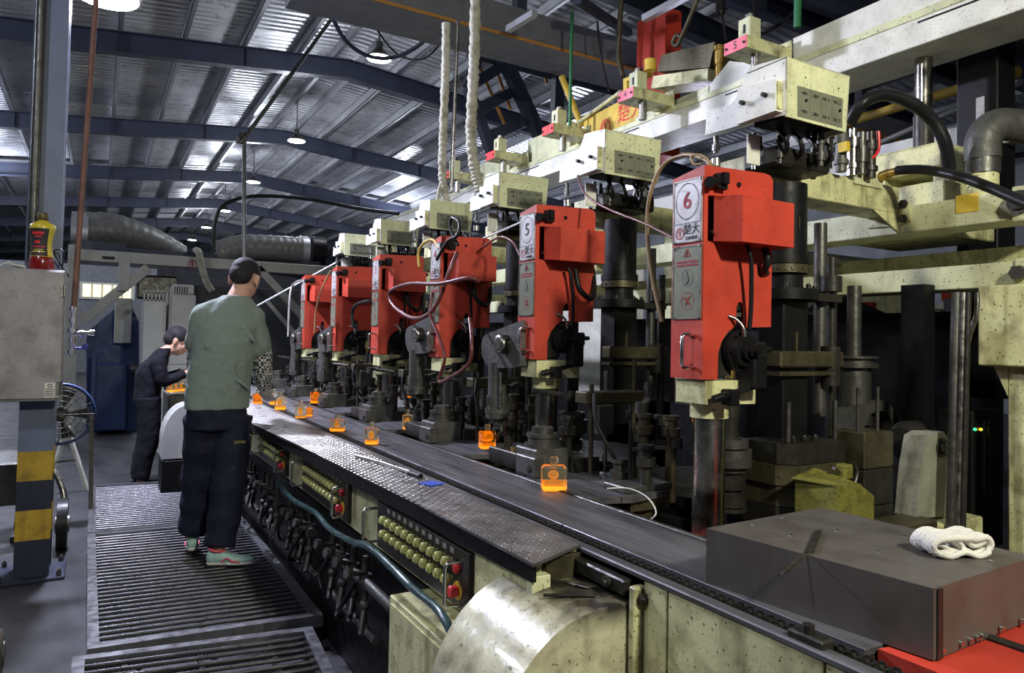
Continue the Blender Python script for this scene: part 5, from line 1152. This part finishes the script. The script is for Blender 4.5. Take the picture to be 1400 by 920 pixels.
bottle(bb(431,551,.94),.075,.085,1.,'glowing orange bottle held under the fifth take-out claw',(glass,hot))
bottle(bb(374,553),.06,.09,.4,'orange bottle behind the worker\'s glove, farthest on the belt')
bottle(bb(352,552),.07,.08,.9,'orange bottle peeking between the worker\'s shirt and glove',(glass,hot))
b_=bb(666,613,.945);bottle((b_.x,b_.y,.945),.075,.082,1.,'glowing amber orange bottle gripped by claw beside head numbered 5',(glass,hot))
bottle(bb(557,587,.93),.055,.085,.2,'slim clear bottle with dark neck between the third and fourth mould bases',(glass,hot2))
_p=at(562,543,X=1.75);tag(MB().cyl((_p.x,_p.y,.86),(_p.x,_p.y,_p.z-.001),.025).cyl((_p.x,_p.y,_p.z-.02),(_p.x,_p.y,_p.z-.001),.04).build('bottle_stand',oily),'slim dark post holding the hot bottle behind the fourth column','stand')
bottle(at(562,543,X=1.75),.065,.07,1.,'bright orange hot bottle behind the fourth press head column',(glass,hot),nk=0)
tag(MB().prism([at(949,578,Y=2.1),at(949,552,Y=2.1),at(953,552,Y=2.1),at(953,574,Y=2.1),at(958,576,Y=2.1),at(958,579,Y=2.1)],(0,.01,0)).build('hot_glass_edge',hot),'thin glowing orange edge of hot glass behind nearest steel column','glass')
c=at(707,640,Z=.92);t=thing('brass_cup','small ribbed brass cup beside the mould base near the nearest bottle','cup',(c.x+.02,c.y+.02,.923))
MB().lathe((c.x+.02,c.y+.02,.923),[(0,.03),(.05,.032),(.055,.036),(.06,.032),(.066,.036),(.072,.032),(.08,.035)],20).build('body',brass,t)
# ================================================================= PEOPLE
exec(compile('''
def hand(mb,w,d,n,side,r=.0085,spread=.017,curl=.5,L=.085):
    """palm + five fingers; w wrist, d direction of hand, n palm normal (fingers curl toward n), side thumb direction"""
    w=Vector(w);d=Vector(d).normalized();n=Vector(n);n=(n-d*n.dot(d)).normalized();s=d.cross(n)
    if s.dot(Vector(side))<0: s=-s
    k=w+d*L
    for q in (-1.5,-.5,.5,1.5): caps(mb,w+s*(q*spread*.6),k+s*(q*spread),.014,.0105,10)
    for q,l in ((1.5,.9),(.5,1.0),(-.5,.94),(-1.5,.74)):
        p=k+s*(q*spread);dd=d.copy();rr=r
        for j,sl in enumerate((.036,.024,.020)):
            a=curl*(j+.6)*.75;v=(d*math.cos(a)+n*math.sin(a));e=p+v*(sl*l);caps(mb,p,e,rr,rr*.92,8);p=e;rr*=.92
    p=w+d*.02+s*.022;e=p+(d*.7+s*.8+n*.35).normalized()*.038;caps(mb,p,e,.0125,.011,8);f=e+(d*.9+s*.25+n*.5).normalized()*.034;caps(mb,e,f,.0105,.009,8)
def head(mb,c,fd,up,s=1):
    """skull, jaw, nose, ears, brow; c = skull centre, fd = face direction"""
    c=Vector(c);fd=Vector(fd).normalized();up=Vector(up);up=(up-fd*up.dot(fd)).normalized();rt_=fd.cross(up)
    M=Matrix((rt_,fd,up)).transposed()
    def P(x,y,z): return c+M@Vector((x,y,z))*s
    def E(x,y,z,rx,ry,rz,n=18,m=12):
        i0=len(mb.v);mb.ball((0,0,0),1,n,m,(rx,ry,rz))
        for i in range(i0,len(mb.v)): mb.v[i]=c+M@(Vector((x,y,z))+mb.v[i])*s
    E(0,-.008,.03,.076,.094,.082);E(0,.022,-.03,.062,.068,.075);E(0,.045,-.075,.036,.036,.028);E(0,.07,-.012,.045,.024,.05)
    E(0,.098,-.022,.012,.016,.022);E(0,.09,0,.009,.012,.022);E(0,.090,-.052,.022,.010,.007);E(0,.088,-.062,.020,.010,.006)
    E(-.03,.084,.022,.018,.008,.006);E(.03,.084,.022,.018,.008,.006);E(-.032,.078,.003,.013,.010,.009);E(.032,.078,.003,.013,.010,.009)
    for q in (-1,1): E(q*.078,-.002,-.008,.010,.018,.031,12,8);E(q*.083,-.012,.002,.007,.012,.022,12,8)
    return M,P
''','people','exec'))
# ---- worker 1 (standing, back to camera)
w1=thing('person','standing person in grey-green T-shirt and navy trousers, checked sleeve, back to camera','person',(.60,4.47,.135))
SK=MB()
hc=Vector((.763,4.53,1.785));fdir=Vector((.52,.74,-.40))
head(SK,hc,fdir,(.15,.1,1),1.10)
nb_=Vector((.695,4.475,1.60));caps(SK,nb_,hc+Vector((-.02,-.02,-.07)),.070,.060)
shL,shR=Vector((.515,4.47,1.555)),Vector((.825,4.47,1.545))
caps(SK,shL,nb_,.055,.06);caps(SK,shR,nb_,.055,.06)
elR,wrR=Vector((.878,4.50,1.29)),Vector((.905,4.60,1.125));elL,wrL=Vector((.50,4.58,1.28)),Vector((.60,4.80,1.22))
caps(SK,shR,elR,.052,.04);caps(SK,elR,wrR,.04,.028);caps(SK,shL,elL,.052,.04);caps(SK,elL,wrL,.04,.028)
loft(SK,[(Vector((.63,4.47,.98)),.12,.08,0),(Vector((.65,4.47,1.2)),.14,.09,0),(Vector((.655,4.47,1.45)),.16,.10,0),(Vector((.68,4.47,1.60)),.08,.06,0)])
hand(SK,wrL,(.6,.7,-.3),(0,0,-1),(0,1,0))
caps(SK,(.57,4.49,.96),(.55,4.56,.58),.06,.05);caps(SK,(.55,4.56,.58),(.53,4.63,.24),.05,.035);caps(SK,(.69,4.48,.96),(.69,4.43,.58),.06,.05);caps(SK,(.69,4.43,.58),(.635,4.36,.24),.05,.035)
solid('body',SK,skin,w1,.006,3)
HS=1.10;HB=MB();upv=Vector((.15,.1,1));f_=fdir.normalized();up_=(upv-f_*upv.dot(f_)).normalized();r_=f_.cross(up_)
Mh=Matrix((r_,f_,up_)).transposed()
def hb(x,y,z,rx,ry,rz,n=22,m=14):
    i0=len(HB.v);HB.ball((0,0,0),1,n,m,(rx,ry,rz))
    for i in range(i0,len(HB.v)): HB.v[i]=hc+Mh@(Vector((x,y,z))+HB.v[i])*HS
hb(0,-.014,.045,.0775,.090,.0755);hb(0,-.050,.012,.066,.054,.066)
solid('hair',HB,hair,w1,.005,3,(.002,.012))
SH=MB()
loft(SH,[(Vector((.622,4.475,1.015)),.180,.118,.05),(Vector((.625,4.475,1.10)),.180,.118,.05),(Vector((.635,4.47,1.25)),.178,.12,.05),(Vector((.655,4.465,1.40)),.182,.128,.05),(Vector((.665,4.465,1.51)),.190,.122,.05),(Vector((.678,4.468,1.58)),.170,.10,.05),(Vector((.695,4.472,1.635)),.125,.085,.05),(Vector((.712,4.478,1.682)),.080,.074,.05)],32)
caps(SH,(.53,4.47,1.55),(.515,4.52,1.40),.072,.076);caps(SH,(.80,4.47,1.545),(.845,4.49,1.385),.076,.078)
caps(SH,(.63,4.47,1.61),(.53,4.47,1.565),.06,.066);caps(SH,(.75,4.47,1.61),(.81,4.47,1.56),.06,.068)
for x,y,z,r1,r2,a,l in ((.60,4.36,1.48,.018,.012,-.5,.12),(.74,4.36,1.50,.016,.012,.6,.10),(.70,4.36,1.20,.014,.01,.9,.10),(.66,4.355,1.33,.014,.01,.3,.12)):
    caps(SH,(x,y,z),(x+l*math.sin(a),y-.0,z-l*abs(math.cos(a))),r1,r2,8)
solid('t_shirt',SH,shirt,w1,.007,8,(.012,.06))
SL=MB();SL.tube([(.850,4.49,1.42),(.870,4.50,1.34),(.875,4.51,1.27),(.895,4.56,1.18),(.905,4.60,1.125)],lambda u:(.054,.062,.060,.058,.060,.056,.040)[min(6,int(u*6.99))]+.003*math.sin(u*50),18,6)
solid('checked_sleeve',SL,checkm,w1,.006,3,(.008,.03))
SL=MB();SL.tube([(.51,4.54,1.40),(.51,4.58,1.28),(.54,4.68,1.25),(.60,4.80,1.22)],.05,16,6);solid('checked_sleeve',SL,checkm,w1,.006,3,(.008,.03))
GL=MB();hand(GL,wrR,(.45,.25,-.85),(.6,.6,.1),(-.3,.9,0),.0115,.019,.95,.07);caps(GL,wrR+Vector((0,0,.03)),wrR+Vector((.01,0,-.02)),.037,.034);solid('glove',GL,glovem,w1,.0045,2)
TR=MB()
loft(TR,[(Vector((.622,4.475,.90)),.172,.125,.05),(Vector((.622,4.475,1.0)),.168,.115,.05),(Vector((.622,4.475,1.045)),.160,.105,.05)],28)
TR.tube([(.555,4.49,.97),(.552,4.52,.78),(.548,4.56,.58),(.540,4.60,.40),(.528,4.625,.27)],lambda u:.112-.030*u+.004*math.sin(u*30),22,6)
TR.tube([(.705,4.475,.97),(.70,4.455,.78),(.688,4.43,.58),(.665,4.40,.38),(.640,4.365,.235)],lambda u:.112-.028*u+.004*math.sin(u*26+1),22,6)
solid('trousers',TR,trous,w1,.008,5,(.014,.07))
MB().box(.775,.80,4.40,4.50,.82,.93,.006).build('cargo_pocket',trous,w1)
p=at(328,604,Y=4.36);MB().box(p.x-.035,p.x+.03,4.352,4.356,p.z-.008,p.z+.008).build('pocket_tag',mat('olive_tag',(.10,.09,.02),.6),w1)
def shoe(par,heel,d,L=.275,lift=0):
    d=Vector(d).normalized();s=Vector((d.y,-d.x,0));h=Vector(heel);Z=Vector((0,0,1))
    def P(a,b,c): return h+d*a+s*b+Z*(c+lift*max(0,(1-a/ .18)))
    mb=MB()
    for i in range(9):
        a=.03+i*(L-.065)/8;w_=(.030,.031,.031,.033,.037,.041,.042,.038,.030)[i];mb.ball(P(a,0,.016),1,14,6,(w_,w_,.016))
    solid('sole',mb,solem,par,.005,3)
    mb=MB()
    prof_=[(.032,.034,.07),(.06,.034,.075),(.09,.033,.065),(.12,.035,.052),(.15,.037,.043),(.18,.039,.038),(.21,.036,.034),(.235,.030,.030)]
    for a,w_,hh in prof_: mb.ball(P(a,0,.018+hh*.45),1,14,8,(w_,w_,hh*.62))
    up_s=solid('upper',mb,shoem,par,.005,4)
    mb=MB();mb.tube([P(.012,0,.105),P(.03,.032,.098),P(.07,.034,.088),P(.10,.0,.084),P(.07,-.034,.088),P(.03,-.032,.098),P(.012,0,.105)],.007,8,4);mb.build('collar',shoepink,up_s)
    mb=MB()
    for b in (-1,1): mb.tube([P(.09,.037*b,.03),P(.12,.039*b,.05),P(.15,.041*b,.034),P(.19,.041*b,.028)],.0045,6,4)
    mb.build('side_stripe',shoepink,up_s)
    mb=MB();[mb.tube([P(.115+.02*k,-.02,.076-.008*k),P(.12+.02*k,0,.082-.009*k),P(.115+.02*k,.02,.076-.008*k)],.003,5,3) for k in range(4)];mb.build('laces',glovem,up_s)
shoe(w1,(.523,4.575,.137),(.10,1,0),lift=.035)
shoe(w1,(.575,4.375,.137),(1,-.42,0))
# ---- worker 2 (side on, bending)
w2=thing('person','bending person in black long-sleeved top seen from the side at the far left','person',(.47,7.4,0))
SK=MB();hc=Vector((.655,7.40,1.375));fdir=Vector((.80,-.20,-.50));head(SK,hc,fdir,(.5,0,1),1.12)
caps(SK,(.52,7.40,1.25),hc+Vector((-.03,0,-.05)),.058,.052)
for s2 in (-1,1):
    yy=7.40-.17*s2;sh=Vector((.49,yy,1.15));el=Vector((.53,yy-.02*s2,1.0));wr=Vector((.74,yy+.04*s2,1.09));caps(SK,sh,el,.048,.038);caps(SK,el,wr,.038,.026);hand(SK,wr,(1,.1*s2,-.1),(0,s2*.3,-1),(0,.8*s2,.3),curl=.7)
loft(SK,[(Vector((.42,7.4,.9)),.09,.14,0),(Vector((.435,7.4,1.08)),.09,.13,0),(Vector((.50,7.4,1.17)),.06,.10,0)])
for s2 in (-1,1): caps(SK,(.43,7.4-.08*s2,.88),(.44,7.4-.09*s2,.48),.07,.05);caps(SK,(.44,7.4-.09*s2,.48),(.38,7.4-.09*s2,.09),.048,.035)
solid('body',SK,skin,w2,.007,3)
HS=1.14;HB=MB();f_=fdir.normalized();upv=Vector((.5,0,1));up_=(upv-f_*upv.dot(f_)).normalized();r_=f_.cross(up_);Mh=Matrix((r_,f_,up_)).transposed()
hb(0,-.018,.044,.084,.096,.084);hb(0,-.045,.005,.074,.066,.07);hb(0,.035,.07,.060,.045,.035);solid('hair',HB,hair,w2,.006,3,(.006,.012))
SH=MB()
loft(SH,[(Vector((.415,7.4,.83)),.115,.165,0),(Vector((.43,7.4,.95)),.115,.165,0),(Vector((.435,7.4,1.08)),.122,.17,0),(Vector((.47,7.4,1.16)),.118,.18,0),(Vector((.505,7.4,1.225)),.085,.14,0),(Vector((.54,7.4,1.285)),.072,.085,0),(Vector((.565,7.4,1.315)),.062,.072,0)],28)
for s2 in (-1,1): yy=7.40-.17*s2;SH.tube([(.49,yy,1.17),(.51,yy-.02*s2,1.09),(.53,yy-.02*s2,1.02),(.60,yy,1.03),(.72,yy+.04*s2,1.08)],lambda u:.070-.028*u,16,6);SH.ball((.49,yy,1.175),.072)
solid('sweater',SH,blacksh,w2,.009,6,(.014,.07))
TR=MB();loft(TR,[(Vector((.42,7.4,.80)),.115,.16,0),(Vector((.42,7.4,.90)),.11,.155,0)],24)
for s2 in (-1,1): TR.tube([(.43,7.4-.085*s2,.86),(.44,7.4-.09*s2,.66),(.44,7.4-.09*s2,.48),(.40,7.4-.09*s2,.28),(.38,7.4-.09*s2,.12)],lambda u:.105-.03*u,18,6)
solid('trousers',TR,blacksh,w2,.009,5,(.012,.07))
mb=MB()
for s2 in (-1,1): 
    for i in range(6): mb.ball((.34+i*.045,7.4-.09*s2,.045),1,12,6,(.04,.042,.045-.003*i))
solid('shoes',mb,black,w2,.008,3)
# grey tank between workers
p=at(241,600,Y=6.75);t=thing('round_tank','pale rounded machine cover between the two workers','machine',(p.x+.1,6.75,0))
MB().box(.50,.86,6.6,6.95,.10,.40,.02).build('base',black,t)
mb=MB();pr_=[(0,.40)]+[(.20-.20*math.cos(a),.55+.30*math.sin(a)) for a in [PI*k/2/8 for k in range(9)]]+[(.38,.85),(.38,.40)]
mb.prism([(.50+x,6.6,z) for x,z in pr_],(0,.35,0)).build('hood',cabm,t)
# small items on the far table in front of worker 2
t=thing('inspection_bench','cluttered bench with paper in front of the bending worker','bench',(.74,7.9,0));MB().box(.62,.80,7.62,8.3,.0,.86,.01).build('top',steeld,t)
tag(MB().box(.64,.78,7.66,7.80,.861,.866).build('paper_sheet',white_p),'white paper sheet on the bench before the bending worker','paper')
for k in range(3): bottle((.66+.055*k,7.95+.06*k,.861),.07,.10,.35,'orange-based clear bottle on the inspection bench, %s from left'%['first','second','third'][k],(glass,hot2))
